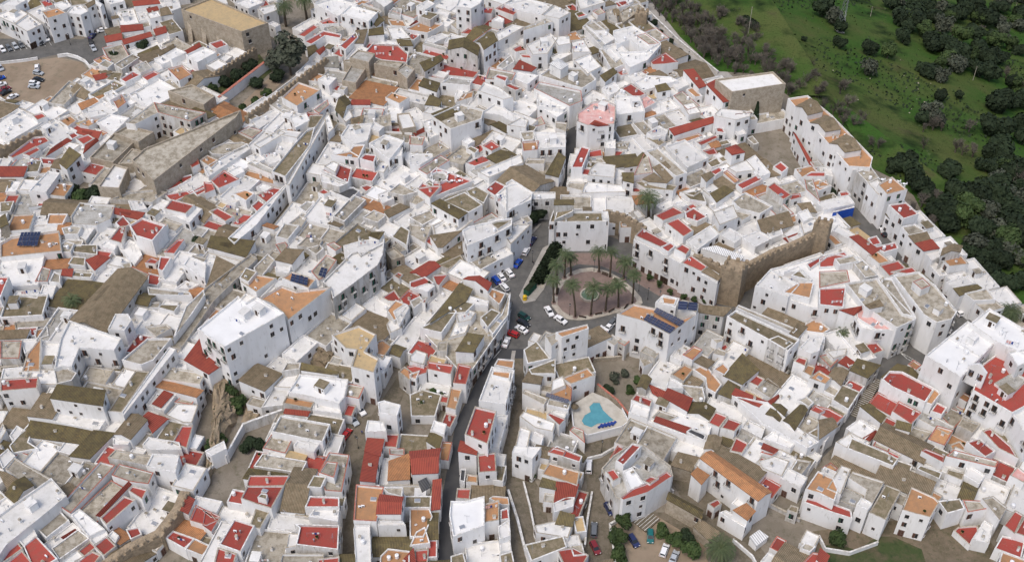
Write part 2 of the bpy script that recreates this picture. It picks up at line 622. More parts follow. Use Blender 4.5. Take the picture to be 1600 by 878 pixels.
Fw5 428,604 454,578 468,584 456,606
Fw4 408,636 428,604 452,608 446,632
Sr4 446,638 484,642 480,650 444,646
Fw5 490,628 530,632 534,646 488,640
Fb7 424,674 438,648 516,662 504,690
Fb5 410,700 424,678 456,688 446,708
Fw6 458,696 464,688 500,692 490,706
Fw9 590,628 600,625 626,632 620,650 592,644
Fw8 570,674 574,656 600,658 604,674
Sr6 570,704 574,684 600,686 594,712
Fo6 622,580 632,572 646,582 640,594
Fw5 320,704 350,688 354,700 330,712
Fw7 640,556 650,546 668,552 662,570 640,564
Fr6 636,572 660,568 668,572 666,582 640,590
Fo6 640,584 656,578 650,592 640,590
Fr7 668,564 708,570 704,584 668,576
Fr7 708,598 716,568 736,572 728,600
Fo5 696,636 704,604 722,608 712,640
Fb7 684,534 700,532 698,548 682,548
Sm9 712,548 730,520 756,524 740,550
Fo9 772,570 778,560 804,562 802,576
Fw10 748,625 768,572 804,578 790,632
Fo10 768,586 770,578 798,580 796,592
Fw5 786,642 792,620 798,622 796,644
Fr12 726,678 742,634 776,642 762,694
Fw6 776,648 794,648 780,700 768,700
Sr8 716,704 720,688 748,696 744,710
Fm8 818,546 838,532 860,560 824,568
Fm8 826,576 868,560 868,584 830,584
Fb10 876,530 888,518 900,520 880,550
Fo15 868,519 918,506 920,513 878,527
Fb13 852,524 868,519 878,527 862,540
Sb7 816,596 826,580 848,588 844,600
Fo7 878,590 918,574 930,586 892,600
Fw7 862,594 880,586 884,602 860,612
Fo6 862,612 880,592 894,606 892,626 860,618
Fb6 816,614 820,608 856,622 850,632
Fb6 858,622 892,628 888,640 854,632
Fr6 854,646 860,644 884,654 874,664
Fw6 812,650 818,642 868,660 864,674 836,668
Fw6 804,700 812,666 830,672 824,700
Fw5 826,684 832,672 850,680 844,700
Fb4 890,672 896,666 912,672 914,692
Fr6 856,706 864,698 884,704 880,712
Sm5 666,688 672,676 692,678 686,702
Fw6 672,672 678,656 698,662 694,678
Fr3 688,664 696,644 714,648 704,668
Fm3 640,616 660,608 690,616 680,650 642,650
Fo7 1066,554 1084,540 1098,546 1082,562
Fo5 1048,584 1070,568 1084,576 1068,596
Fo5 1082,576 1102,568 1128,600 1118,614 1104,606 1102,590
Fo7 1114,576 1130,566 1140,576 1132,586
Fb6 1114,552 1120,542 1136,548 1132,556
Fr4 1120,544 1134,536 1142,546 1136,550
Sm6 1130,586 1160,552 1186,578 1160,600
Sm5 1122,614 1138,594 1160,600 1142,622
Sr5 1144,616 1150,606 1206,630 1194,640
Sr4 1200,626 1216,616 1218,620 1208,630
Fb4 1180,606 1200,590 1218,604 1204,622
Fw7 1040,606 1046,588 1066,598 1068,606
Fb5 1098,604 1060,600 1098,640 1102,620
Sr7 1036,620 1044,606 1082,622 1074,642
Gm6 1074,645 1082,628 1118,638 1108,656
Gm8 995,604 1004,585 1018,592 1010,608
Sr6 1014,600 1042,612 1032,622 1020,614
Fr8 986,624 994,614 1020,624 1016,636
Fw7 982,644 990,622 1016,636 1012,654
Fb4 1018,652 1030,640 1060,650 1040,660
Sr6 1022,658 1026,650 1080,668 1070,676
Fk5 1072,674 1080,668 1104,678 1100,688
Fr7 1106,660 1118,642 1138,650 1124,668
Fr7 1126,668 1138,652 1160,660 1148,674
Fr6 1140,704 1150,682 1170,692 1160,708
Gb6 1100,700 1106,680 1128,684 1122,706
Gm5 1194,646 1208,630 1230,640 1220,660
Gm6 1224,656 1250,632 1262,640 1242,672
Fm5 1262,676 1280,666 1300,676 1290,690
Fb5 1246,624 1260,618 1272,628 1264,636
Fr6 1266,640 1274,632 1290,640 1280,646
Fw5 1158,668 1168,654 1196,668 1190,684
Fw5 1192,684 1206,674 1246,688 1236,700
Sr5 1190,700 1194,692 1216,702 1210,708
Fm9 1200,530 1216,524 1240,536 1226,546
Fw9 1248,544 1264,528 1288,524 1280,548 1268,552
Fr7 1240,564 1248,556 1262,560 1258,572
Fo6 1254,580 1262,568 1274,572 1268,588
Fo7 1264,590 1280,578 1300,590 1290,600
Fb8 1112,528 1128,528 1130,532 1120,536
Fb4 1000,560 1010,556 1020,566 1006,572
Fb5 8,732 22,714 84,750 56,766
Fw5 -4,714 12,700 24,712 4,732
Sb5 -4,734 10,738 36,752 14,770
Gm6 8,772 24,786 52,758 38,744
Fw8 -10,880 -10,810 22,786 80,746 96,764 104,774 60,810 10,850
Fb6 92,790 156,720 180,726 170,738 110,802
Fb7 168,714 180,702 240,712 228,726
Fw8 228,728 238,708 280,710 274,738
Fb7 174,742 186,724 240,738 232,756 202,752
Sr6 150,804 200,752 206,756 158,806
Fr7 200,766 206,758 230,764 222,780
Fr7 156,808 194,774 212,780 166,820
Fw6 110,804 124,794 164,826 138,838
Fb5 52,820 92,796 108,812 72,840
Sr4 96,838 116,826 122,830 102,842
Fb5 80,856 122,826 140,840 92,874
Fw5 140,842 152,832 166,828 170,836 146,850
Fr5 146,852 166,836 182,852 162,868
Fw5 168,836 176,828 186,836 180,848
Fw6 24,838 50,820 58,836 36,852
Fr6 36,852 56,836 90,872 60,890 48,880
Fr6 -6,856 24,842 36,856 8,876 -6,880
Fr6 10,878 34,858 52,880 30,895
Fr4 116,876 144,860 158,866 140,890 110,890
Fr4 196,826 216,822 222,834 204,842
Sr5 282,796 292,774 304,780 294,802
Fr5 296,812 306,788 330,800 340,812 322,820
Fr4 258,840 270,828 304,840 290,858
Fo4 286,856 304,840 330,852 316,868
Fo5 318,796 330,806 346,808 342,816
Sr5 320,798 324,796 344,806 330,830 316,820
Fr7 342,850 366,810 398,820 376,862
Fr6 334,878 340,854 370,864 364,885
Fr4 330,834 352,812 358,816 340,840
Fr8 386,754 390,742 452,742 444,758 386,760
Fr8 376,778 386,758 444,758 424,794 398,786
Fm9 402,776 408,770 418,772 416,780
Fm6 390,820 402,786 424,794 406,826
Fb6 396,728 410,708 480,720 470,740 450,736
Fb7 496,740 514,706 546,710 534,768 508,766
Fb8 498,738 510,720 528,722 522,746
Fm8 480,760 490,742 510,744 502,762
Fr8 476,792 484,774 530,776 530,792
Fw7 482,806 492,792 530,792 528,814
Fm5 460,804 476,792 488,796 482,808
Fr8 468,824 460,818 530,820 528,858 462,850
Fw6 446,856 450,832 474,834 466,852
Fb7 440,864 506,864 504,896 432,896
Fr7 496,872 530,868 530,896 496,896
Sr6 562,750 570,704 594,704 586,752
Fo9 552,812 556,756 600,760 588,814
Fb9 596,760 630,760 628,776 606,770
Gr10 588,802 626,802 630,776 594,772
Fw8 590,812 630,814 634,820 590,820
Sw8 552,826 554,820 578,820 580,880 556,880
Fo5 594,868 606,856 640,860 640,896 592,896
Fg4 608,700 632,700 632,712 608,710
So4 608,720 640,708 640,748 606,750
Gr6 640,705 688,700 684,738 644,740
Sk4 654,752 666,746 672,760 660,768
Sr5 676,750 690,748 688,794 674,796
Fo5 640,788 668,786 676,806 662,838 640,838
Fo5 650,830 664,822 672,848 640,852
Fr4 648,858 670,856 668,880 648,882
Sr4 632,872 646,856 650,882 640,890
Fr8 746,710 774,706 776,736 748,738
Fk4 718,750 720,732 728,732 726,752
Fo4 728,752 730,740 746,742 746,754
Fr4 712,778 714,762 736,762 734,780
FW8 702,804 704,782 724,782 757,774 757,820 708,838
Fo7 756,816 758,786 780,780 780,812
Fr6 782,812 782,796 794,792 796,810
Fo5 764,778 770,774 794,776 796,788 784,788
Fw6 778,822 796,810 798,836 780,842
Fm6 704,880 704,868 724,862 730,885
Fw9 800,706 804,696 846,698 832,716 802,706
Fr7 856,706 870,696 910,712 906,722
Fo6 846,740 858,722 906,736 902,758
Sr5 870,752 904,756 898,776 866,784
Fw5 864,786 884,776 898,776 896,790 866,800
Sm4 876,798 898,804 894,822 868,818
Fw4 834,820 872,812 894,822 888,840 838,832
Fm4 820,850 880,836 886,854 830,876
Fr4 870,858 896,854 920,866 910,884 880,880
Fb4 890,850 910,848 914,866 896,868
Fm4 780,866 800,860 806,890 784,890
Fg8 940,731 957,712 990,690 1010,697 1048,727 1052,743 1012,770 972,782 962,776
Fr11 962,719 988,692 1003,696 974,727
Fr9 946,735 959,731 970,745 958,752
FW10 973,735 988,729 1007,755 984,765
Fr9 970,777 974,780 1012,768 1050,743 1042,736 1008,756 990,762
Fr10 1004,750 1016,742 1030,746 1016,756
Sb4y 1048,726 1060,706 1092,714 1080,736
Gm5y 1042,780 1096,810 1098,796 1046,768
Sb3y 1084,822 1096,811 1126,832 1108,844
Go9 1094,716 1184,782 1206,768 1112,704
So7 1080,740 1090,730 1108,742 1096,756
So7 1146,796 1166,786 1180,798 1168,812
Fr4 1106,786 1122,778 1128,786 1116,794
Fw5 1124,800 1134,796 1168,814 1164,824
Fr5 1182,722 1190,712 1206,720 1200,730
Fr5 1132,702 1162,690 1160,710 1152,712
Fb5 1232,738 1244,716 1268,720 1250,744
Fw5 1222,714 1240,712 1246,720 1234,738
Fr5 1188,706 1200,700 1214,706 1206,712
Fw6 1184,720 1210,712 1234,720 1222,744 1192,732
Sw2 1172,838 1186,828 1200,838 1182,852
Fw4 1188,876 1200,862 1216,868 1212,884
Fr4 1252,880 1270,862 1286,864 1284,896
Fm4 1230,796 1236,788 1248,792 1246,802
Fb4 1250,856 1258,846 1276,852 1266,862
Fo9 1258,764 1278,735 1302,746 1310,764 1304,782 1280,770
Fw9 1292,762 1314,726 1330,732 1314,772
Fb8 1326,746 1332,736 1382,752 1358,796 1348,788 1354,764
Fw9 1338,788 1346,776 1364,786 1356,796
Fm8 1358,800 1384,756 1408,766 1384,812
Fr6 1256,784 1264,772 1330,796 1332,810 1300,800
Fo5 1284,730 1298,722 1310,732 1302,738
Fb4 1332,804 1336,790 1352,796 1348,816
Fo9 1410,796 1424,760 1460,776 1468,784 1454,808 1430,802
Fo5 1452,780 1458,766 1474,774 1468,782
Fm4 1394,740 1402,718 1426,726 1420,744
Fr8 1440,704 1446,700 1476,712 1474,722
Fm7 1432,732 1438,726 1472,738 1468,748
Fm6 1478,740 1482,732 1508,738 1504,750
Fb8 1478,712 1490,702 1560,720 1556,730
Fw6 1506,742 1512,724 1540,742 1530,756
Fm6 1466,782 1500,778 1508,794 1480,802
Fb6 1504,780 1542,782 1546,794 1512,800
Fb7 1534,778 1552,774 1574,792 1562,812
Fr2 1490,828 1498,822 1528,820 1530,832 1516,852
Fw4 1518,842 1538,812 1552,820 1546,848
Fp7 1578,742 1590,728 1606,740 1600,754
Fr6 1568,820 1586,796 1600,804 1586,834
Fr6 1586,832 1602,804 1620,812 1610,840
Fr4 1554,856 1566,836 1602,844 1596,872
Fo4 1560,880 1566,860 1610,876 1600,896
Sr4 1276,872 1282,856 1296,868 1288,884

"""
scene = bpy.context.scene
C = scene.collection
# ------------------------------------------------------------------ camera
W, H, F = 1600.0, 878.0, 1850.0
PITCH = R(43.0)
CAMZ = 250.0
CAM = Vector((0, -268.0, CAMZ))
cd = bpy.data.cameras.new('camera'); cam = bpy.data.objects.new('camera', cd); C.objects.link(cam)
cam.location = CAM; cam.rotation_euler = (pi/2-PITCH, 0, 0)
cd.sensor_width = 36; cd.lens = 36*F/W; cd.clip_end = 6000; cd.clip_start = 1
scene.camera = cam
HS = 1.1
SKY = 0.15; SUN = 1.1; EXPO = 0.19
def ray(px, py):
    u = (px-W/2)/F; v = (H/2-py)/F
    return Vector((u, cos(PITCH)+v*sin(PITCH), -sin(PITCH)+v*cos(PITCH)))
def at(px, py, z=0.0):          # point where the line of sight meets the height z
    d = ray(px, py); t = (z-CAM.z)/d.z
    return Vector((CAM.x+d.x*t, CAM.y+d.y*t, z))
def topx(p):
    q = p-CAM
    zc = q.y*cos(PITCH)-q.z*sin(PITCH); yc = q.y*sin(PITCH)+q.z*cos(PITCH)
    return (W/2+F*q.x/zc, H/2-F*yc/zc)
# hillside falls away beyond one edge line
E0 = at(1032, -8); E1 = at(1612, 452)
ED = (E1-E0).normalized(); EN = Vector((-ED.y, ED.x, 0))
if EN.y < 0: EN = -EN
def hill(d, s):
    if d <= 0: return 0.0
    return -0.30*d*min(1, d/25.0) + 0.9*sin(s/23.0)*min(1, d/60)+0.7*sin(d/17.0+s/31.0)*min(1, d/60)
def terrain(x, y):
    p = Vector((x, y, 0))-E0
    return hill(p.dot(EN), p.dot(ED))
def atg(px, py):                # point on the terrain
    z = 0.0
    for _ in range(40):
        p = at(px, py, z); z = 0.5*z+0.5*terrain(p.x, p.y)
    return Vector((p.x, p.y, terrain(p.x, p.y)))
# ------------------------------------------------------------------ materials
def new_mat(name):
    m = bpy.data.materials.new(name); m.use_nodes = True
    return m, m.node_tree.nodes, m.node_tree.links, m.node_tree.nodes['Principled BSDF']
def mat(name, col, col2=None, col3=None, scale=0.6, rough=0.85, var=0.12, streak=False, bump=0.0, tile=0.0, spots=None, metal=0.0, spec=0.25, lo=.42, hi=.62):
    m, n, l, b = new_mat(name)
    b.inputs['Roughness'].default_value = rough; b.inputs['Metallic'].default_value = metal
    b.inputs['Specular IOR Level'].default_value = spec
    geo = n.new('ShaderNodeNewGeometry'); oi = n.new('ShaderNodeObjectInfo')
    # shift the noise per object so neighbours differ
    add = n.new('ShaderNodeVectorMath'); add.operation = 'ADD'
    comb = n.new('ShaderNodeMath'); comb.operation = 'MULTIPLY'; comb.inputs[1].default_value = 97.0
    l.new(oi.outputs['Random'], comb.inputs[0]); 
    l.new(geo.outputs['Position'], add.inputs[0]); l.new(comb.outputs[0], add.inputs[1])
    vec = add.outputs[0]
    if streak:
        mp = n.new('ShaderNodeMapping'); mp.inputs['Scale'].default_value = (1.0, 1.0, 0.22)
        l.new(vec, mp.inputs[0]); vec = mp.outputs[0]
    out = None
    def rgb(c):
        x = n.new('ShaderNodeRGB'); x.outputs[0].default_value = (*c, 1); return x.outputs[0]
    def noise(sc, det, lo, hi, v=vec, rg=0.6):
        t = n.new('ShaderNodeTexNoise'); t.inputs['Scale'].default_value = sc; t.inputs['Detail'].default_value = det; t.inputs['Roughness'].default_value = rg
        l.new(v, t.inputs['Vector'])
        r = n.new('ShaderNodeMapRange'); r.inputs[1].default_value = lo; r.inputs[2].default_value = hi
        l.new(t.outputs['Fac'], r.inputs[0]); return r.outputs[0], t.outputs['Fac']
    def mix(a, bb, f):
        x = n.new('ShaderNodeMix'); x.data_type = 'RGBA'; l.new(a, x.inputs[6]); l.new(bb, x.inputs[7])
        if isinstance(f, float): x.inputs[0].default_value = f
        else: l.new(f, x.inputs[0])
        return x.outputs[2]
    out = rgb(col)
    if col2 is not None:
        f, _ = noise(scale, 5, lo, hi); out = mix(out, rgb(col2), f)
    if col3 is not None:
        f, _ = noise(scale*3.1, 6, lo+.1, hi+.12, rg=.7); out = mix(out, rgb(col3), f)
    if spots is not None:
        f, _ = noise(3.2, 3, .60, .70, rg=.8); out = mix(out, rgb(spots), f)
    if tile > 0:
        uv = n.new('ShaderNodeUVMap'); uv.uv_map = 'UVMap'
        wv = n.new('ShaderNodeTexWave'); wv.inputs['Scale'].default_value = tile; wv.inputs['Distortion'].default_value = 0.6; wv.inputs['Detail'].default_value = 1
        l.new(uv.outputs[0], wv.inputs[0])
        mm = n.new('ShaderNodeMapRange'); mm.inputs[3].default_value = 0.62; mm.inputs[4].default_value = 1.18
        l.new(wv.outputs['Fac'], mm.inputs[0])
        vm = n.new('ShaderNodeVectorMath'); vm.operation = 'SCALE'; l.new(out, vm.inputs[0]); l.new(mm.outputs[0], vm.inputs['Scale']); out = vm.outputs[0]
    if var > 0:
        hs = n.new('ShaderNodeHueSaturation'); mr = n.new('ShaderNodeMapRange'); mr.inputs[3].default_value = 1-var; mr.inputs[4].default_value = 1+var*.8
        l.new(oi.outputs['Random'], mr.inputs[0]); l.new(mr.outputs[0], hs.inputs['Value']); l.new(out, hs.inputs['Color']); out = hs.outputs[0]
    l.new(out, b.inputs['Base Color'])
    if bump > 0:
        bt = n.new('ShaderNodeTexNoise'); bt.inputs['Scale'].default_value = 4; bt.inputs['Detail'].default_value = 4; l.new(geo.outputs['Position'], bt.inputs['Vector'])
        bp = n.new('ShaderNodeBump'); bp.inputs['Strength'].default_value = bump; bp.inputs['Distance'].default_value = .2
        l.new(bt.outputs['Fac'], bp.inputs['Height']); l.new(bp.outputs[0], b.inputs['Normal'])
    return m
M = {}
M['wall'] = mat('whitewash', (.79,.785,.775), (.69,.68,.66), (.37,.345,.295), .38, .9, .08, True, .05, lo=.47, hi=.71)
M['wall_old'] = mat('old_whitewash', (.60,.59,.575), (.44,.415,.37), (.25,.23,.19), .5, .92, .1, True, .1, lo=.42, hi=.62)
M['stone'] = mat('tan_stone', (.45,.39,.31), (.34,.29,.22), (.18,.15,.11), .7, .95, .08, False, .6, spots=(.5,.45,.37))
M['stonedark'] = mat('rampart_stone', (.37,.29,.20), (.26,.205,.14), (.15,.125,.09), .7, .95, .05, False, .8, spots=(.44,.37,.27))
M['F_w'] = mat('white_roof', (.68,.67,.645), (.57,.56,.525), (.31,.29,.245), .35, .9, .14, lo=.47, hi=.72, spots=(.50,.48,.44))
M['F_W'] = mat('fresh_white_roof', (.75,.75,.74), (.70,.70,.69), None, .3, .9, .02)
M['T_W'] = M['F_W']
M['F_g'] = mat('grey_roof', (.42,.41,.38), (.30,.285,.25), (.20,.185,.15), .5, .9, .12, spots=(.5,.49,.46))
M['F_b'] = mat('weathered_roof', (.40,.365,.30), (.23,.20,.15), (.47,.44,.38), .5, .92, .2, spots=(.13,.115,.075))
M['F_r'] = mat('red_roof_paint', (.33,.062,.048), (.26,.075,.056), (.20,.11,.085), .5, .8, .22, lo=.46, hi=.7, spots=(.36,.16,.13))
M['F_o'] = mat('terracotta_terrace', (.44,.235,.115), (.36,.205,.11), (.28,.18,.11), .5, .85, .18)
M['F_t'] = M['F_o']
M['F_n'] = mat('beige_roof', (.50,.37,.20), (.43,.33,.19), (.33,.26,.17), .4, .9, .04)
M['T_n'] = M['F_n']
M['F_p'] = mat('pink_terrace', (.62,.34,.31), (.66,.47,.43), (.45,.28,.25), .5, .85, .06)
M['F_k'] = mat('dark_roof', (.06,.062,.068), (.09,.09,.09), None, .6, .8, .15)
M['F_m'] = mat('mossy_deck', (.16,.135,.08), (.25,.205,.14), (.10,.09,.055), .6, .95, .2, spots=(.3,.27,.2))
M['T_w'] = mat('white_sheet_roof', (.72,.72,.71), (.6,.6,.58), None, .5, .7, .06, tile=.5)
M['T_g'] = mat('grey_tile', (.26,.25,.22), (.19,.18,.15), (.33,.31,.26), .6, .95, .12, tile=.8)
M['T_b'] = mat('old_brown_tile', (.24,.185,.12), (.17,.135,.085), (.30,.26,.18), .7, .95, .18, tile=.8, spots=(.12,.11,.05))
M['T_r'] = mat('red_tile', (.30,.068,.046), (.24,.055,.042), (.2,.085,.05), .6, .85, .14, tile=.7, lo=.45, hi=.7)
M['T_o'] = mat('orange_tile', (.45,.215,.10), (.34,.17,.085), (.22,.15,.08), .7, .9, .15, tile=.8, spots=(.30,.22,.12))
M['T_m'] = mat('mossy_tile', (.15,.123,.062), (.105,.085,.05), (.23,.17,.065), .5, .97, .22, tile=.8, spots=(.08,.075,.03))
M['T_k'] = mat('dark_sheet_roof', (.07,.075,.085), (.1,.1,.1), None, .5, .7, .1, tile=.5)
M['T_p'] = M['F_p']
M['cope_w'] = mat('white_coping', (.76,.755,.74), (.5,.48,.43), (.3,.27,.22), .8, .9, .08)
M['cope_b'] = mat('worn_coping', (.42,.38,.31), (.27,.23,.17), (.6,.57,.52), 1.0, .92, .15)
M['cope_r'] = mat('red_coping', (.40,.12,.08), (.3,.13,.09), (.5,.4,.35), .9, .9, .15)
M['blue'] = mat('blue_paint', (.02,.09,.45), (.02,.07,.36), None, .5, .6, 0)
M['glass'] = mat('window_glass', (.022,.026,.03), None, rough=.12, var=0, spec=.5)
M['frame'] = mat('window_surround', (.22,.18,.16), None, var=.5)
M['shutter_g'] = mat('green_shutter', (.02,.09,.055), None, var=.2)
M['shutter_b'] = mat('brown_shutter', (.10,.05,.035), None, var=.3)
M['wood'] = mat('dark_wood', (.075,.045,.03), (.05,.03,.02), None, 2, .6, .4)
M['iron'] = mat('black_iron', (.03,.03,.032), None, rough=.5, var=0)
M['metal'] = mat('galvanised', (.45,.46,.47), None, rough=.4, metal=.7, var=.1)
M['white'] = mat('white_paint', (.8,.8,.8), None, rough=.5, var=.05)
M['asphalt'] = mat('asphalt', (.13,.127,.12), (.10,.098,.093), (.165,.155,.14), .25, .9, 0)
M['asphalt_dark'] = mat('dark_asphalt', (.06,.061,.064), (.075,.075,.075), None, .2, .85, 0)
M['cobble'] = mat('cobbles', (.17,.145,.11), (.115,.10,.07), (.23,.2,.16), .5, .95, 0, spots=(.08,.075,.05), bump=.4)
M['paving'] = mat('pale_paving', (.40,.38,.35), (.32,.30,.27), (.25,.23,.2), .3, .9, 0)
M['dirt'] = mat('dirt_lot', (.30,.235,.17), (.24,.185,.13), (.17,.15,.10), .12, .95, 0)
M['brickpave'] = mat('red_brown_paving', (.245,.18,.155), (.20,.15,.13), (.17,.12,.10), .4, .9, 0)
M['kerb'] = mat('kerb_stone', (.46,.42,.35), (.35,.31,.26), None, .8, .9, 0)
M['townground'] = mat('town_ground', (.19,.165,.13), (.25,.22,.18), (.10,.095,.06), .15, .95, 0, spots=(.09,.10,.045), bump=.3)
M['rock'] = mat('rock', (.33,.26,.18), (.20,.16,.11), (.07,.085,.035), .35, .95, 0, bump=.8)
M['water'] = mat('pool_water', (.085,.27,.32), (.10,.31,.36), None, .6, .06, 0, spec=.6)
M['lane'] = mat('road_paint', (.7,.7,.68), (.45,.44,.42), None, 2, .8, 0)
M['solar'] = mat('solar_cells', (.02,.028,.065), (.026,.035,.08), None, 1.5, .15, .1, spec=.6)
M['tyre'] = mat('tyre_rubber', (.02,.02,.02), None, var=0)
M['lamp'] = mat('lamp_glass', (.75,.75,.72), None, rough=.2, var=0)
M['red_lamp'] = mat('tail_lamp', (.4,.01,.01), None, rough=.2, var=0)
M['bluefabric'] = mat('blue_fabric', (.03,.06,.25), None, var=.1)
M['trunk'] = mat('palm_trunk', (.075,.058,.04), (.13,.10,.07), None, 3, .95, .15)
M['bark'] = mat('bark', (.12,.10,.08), (.08,.065,.05), None, 3, .95, .1)
M['twig'] = mat('bare_twigs', (.135,.12,.10), (.18,.16,.135), (.09,.08,.06), .3, .95, .18)
def leafmat(name, a, b_, c, var=.25):
    m = mat(name, a, b_, c, .45, .8, var, spec=.2)
    return m
M['palmleaf'] = leafmat('palm_fronds', (.10,.13,.06), (.07,.10,.045), (.20,.19,.11), .12)
M['leaf_dark'] = leafmat('evergreen_leaves', (.024,.038,.018), (.014,.024,.011), (.042,.056,.024), .3)
M['leaf_mid'] = leafmat('green_leaves', (.05,.08,.025), (.03,.05,.018), (.09,.11,.04), .25)
M['leaf_grey'] = leafmat('grey_green_leaves', (.075,.085,.06), (.045,.055,.038), (.12,.12,.09), .2)
M['skin'] = mat('skin', (.5,.3,.2), None, var=0)
M['cloth_dark'] = mat('dark_cloth', (.03,.035,.05), None, var=0)
def grassmat():
    m, n, l, b = new_mat('hillside_grass'); b.inputs['Roughness'].default_value = .95; b.inputs['Specular IOR Level'].default_value = .1
    g = n.new('ShaderNodeNewGeometry')
    def nz(sc, lo, hi, det=6, rg=.6):
        t = n.new('ShaderNodeTexNoise'); t.inputs['Scale'].default_value = sc; t.inputs['Detail'].default_value = det; t.inputs['Roughness'].default_value = rg
        l.new(g.outputs['Position'], t.inputs['Vector'])
        r = n.new('ShaderNodeMapRange'); r.inputs[1].default_value = lo; r.inputs[2].default_value = hi; l.new(t.outputs['Fac'], r.inputs[0]); return r.outputs[0]
    def mix(a, c, f):
        x = n.new('ShaderNodeMix'); x.data_type = 'RGBA'; l.new(f, x.inputs[0]); l.new(a, x.inputs[6]) if not isinstance(a, tuple) else None
        if isinstance(a, tuple): x.inputs[6].default_value = (*a, 1)
        x.inputs[7].default_value = (*c, 1); return x.outputs[2]
    o = mix((.042,.100,.018), (.085,.105,.032), nz(.03, .4, .62))
    o = mix(o, (.013,.026,.008), nz(.075, .52, .68))
    o = mix(o, (.085,.075,.04), nz(.06, .60, .74, 8, .7))
    o = mix(o, (.11,.10,.065), nz(.7, .70, .80, 4, .8))
    o = mix(o, (.03,.05,.012), nz(1.3, .52, .66, 4, .8))
    l.new(o, b.inputs['Base Color']); return m
M['grass'] = grassmat()
# ------------------------------------------------------------------ object helpers
def tag(o, label, cat, group=None):
    o['label'] = label; o['category'] = cat
    if group: o['group'] = group
    return o
def link(o, parent=None):
    C.objects.link(o)
    if parent: o.parent = parent
    return o
def thing(name, loc, label, cat, group=None, rz=0):
    o = bpy.data.objects.new(name, None); o.location = loc; o.rotation_euler = (0, 0, rz); o.empty_display_size = .5
    link(o); tag(o, label, cat, group); return o
def mesh(name, V, Fc, mats, mi=None, uv=None, smooth=False):
    me = bpy.data.meshes.new(name); me.from_pydata([tuple(v) for v in V], [], Fc)
    for m in mats: me.materials.append(m)
    if mi: me.polygons.foreach_set('material_index', mi)
    if uv:
        ul = me.uv_layers.new(name='UVMap')
        for i, c in enumerate(uv): ul.data[i].uv = c
    if smooth: me.polygons.foreach_set('use_smooth', [True]*len(Fc))
    me.update(); return me
def ob(name, me, parent=None, loc=(0,0,0), rz=0):
    o = bpy.data.objects.new(name, me); o.location = loc; o.rotation_euler = (0, 0, rz)
    return link(o, parent)
def structure(name, V, Fc, m):
    o = ob(name, mesh(name, V, Fc, [m])); o['kind'] = 'structure'; return o
class MB:
    def __init__(s): s.V = []; s.F = []; s.mi = []
    def box(s, cx, cy, z0, z1, sx, sy, m=0, rz=0, tx=1, ty=1):
        b = len(s.V); c, q = cos(rz), sin(rz)
        for z, kx, ky in ((z0, 1, 1), (z1, tx, ty)):
            for a, bb in ((-1,-1),(1,-1),(1,1),(-1,1)):
                x = a*sx/2*kx; y = bb*sy/2*ky
                s.V.append((cx+x*c-y*q, cy+x*q+y*c, z))
        for f in ((0,3,2,1),(4,5,6,7),(0,1,5,4),(1,2,6,5),(2,3,7,6),(3,0,4,7)):
            s.F.append(tuple(b+i for i in f)); s.mi.append(m)
    def prism(s, P, z0, z1, m=0, mt=None):
        b = len(s.V); k = len(P)
        for z in (z0, z1):
            for p in P: s.V.append((p[0], p[1], z))
        for i in range(k):
            j = (i+1) % k; s.F.append((b+i, b+j, b+k+j, b+k+i)); s.mi.append(m)
        s.F.append(tuple(b+k+i for i in range(k))); s.mi.append(m if mt is None else mt)
        s.F.append(tuple(b+k-1-i for i in range(k))); s.mi.append(m)
    def cyl(s, cx, cy, z0, z1, r0, r1, k=10, m=0):
        b = len(s.V)
        for z, r in ((z0, r0), (z1, r1)):
            for i in range(k): s.V.append((cx+r*cos(2*pi*i/k), cy+r*sin(2*pi*i/k), z))
        for i in range(k):
            j = (i+1) % k; s.F.append((b+i, b+j, b+k+j, b+k+i)); s.mi.append(m)
        s.F.append(tuple(b+k+i for i in range(k))); s.mi.append(m)
        s.F.append(tuple(b+k-1-i for i in range(k))); s.mi.append(m)
    def tube(s, pts, rs, k=6, m=0):
        b = len(s.V)
        for i, p in enumerate(pts):
            d = (Vector(pts[min(i+1, len(pts)-1)])-Vector(pts[max(i-1, 0)])).normalized()
            a = d.orthogonal().normalized(); c = d.cross(a)
            for q in range(k):
                t = 2*pi*q/k; v = Vector(p)+(a*cos(t)+c*sin(t))*rs[i]; s.V.append(tuple(v))
        for i in range(len(pts)-1):
            for q in range(k):
                r = (q+1) % k; s.F.append((b+i*k+q, b+i*k+r, b+(i+1)*k+r, b+(i+1)*k+q)); s.mi.append(m)
        s.F.append(tuple(b+k-1-i for i in range(k))); s.mi.append(m)
        e = b+(len(pts)-1)*k; s.F.append(tuple(e+i for i in range(k))); s.mi.append(m)
    def quad(s, a, b_, c, d, m=0):
        b = len(s.V); s.V += [tuple(a), tuple(b_), tuple(c), tuple(d)]; s.F.append((b, b+1, b+2, b+3)); s.mi.append(m)
    def slab(s, P, th, m=0, ms=None):        # thick quad / polygon, P top corners in 3-D
        b = len(s.V); k = len(P)
        for p in P: s.V.append((p[0], p[1], p[2]))
        for p in P: s.V.append((p[0], p[1], p[2]-th))
        s.F.append(tuple(b+i for i in range(k))); s.mi.append(m)
        s.F.append(tuple(b+k+k-1-i for i in range(k))); s.mi.append(m if ms is None else ms)
        for i in range(k):
            j = (i+1) % k; s.F.append((b+j, b+i, b+k+i, b+k+j)); s.mi.append(m if ms is None else ms)
    def me(s, name, mats, smooth=False): return mesh(name, s.V, s.F, mats, s.mi, smooth=smooth)
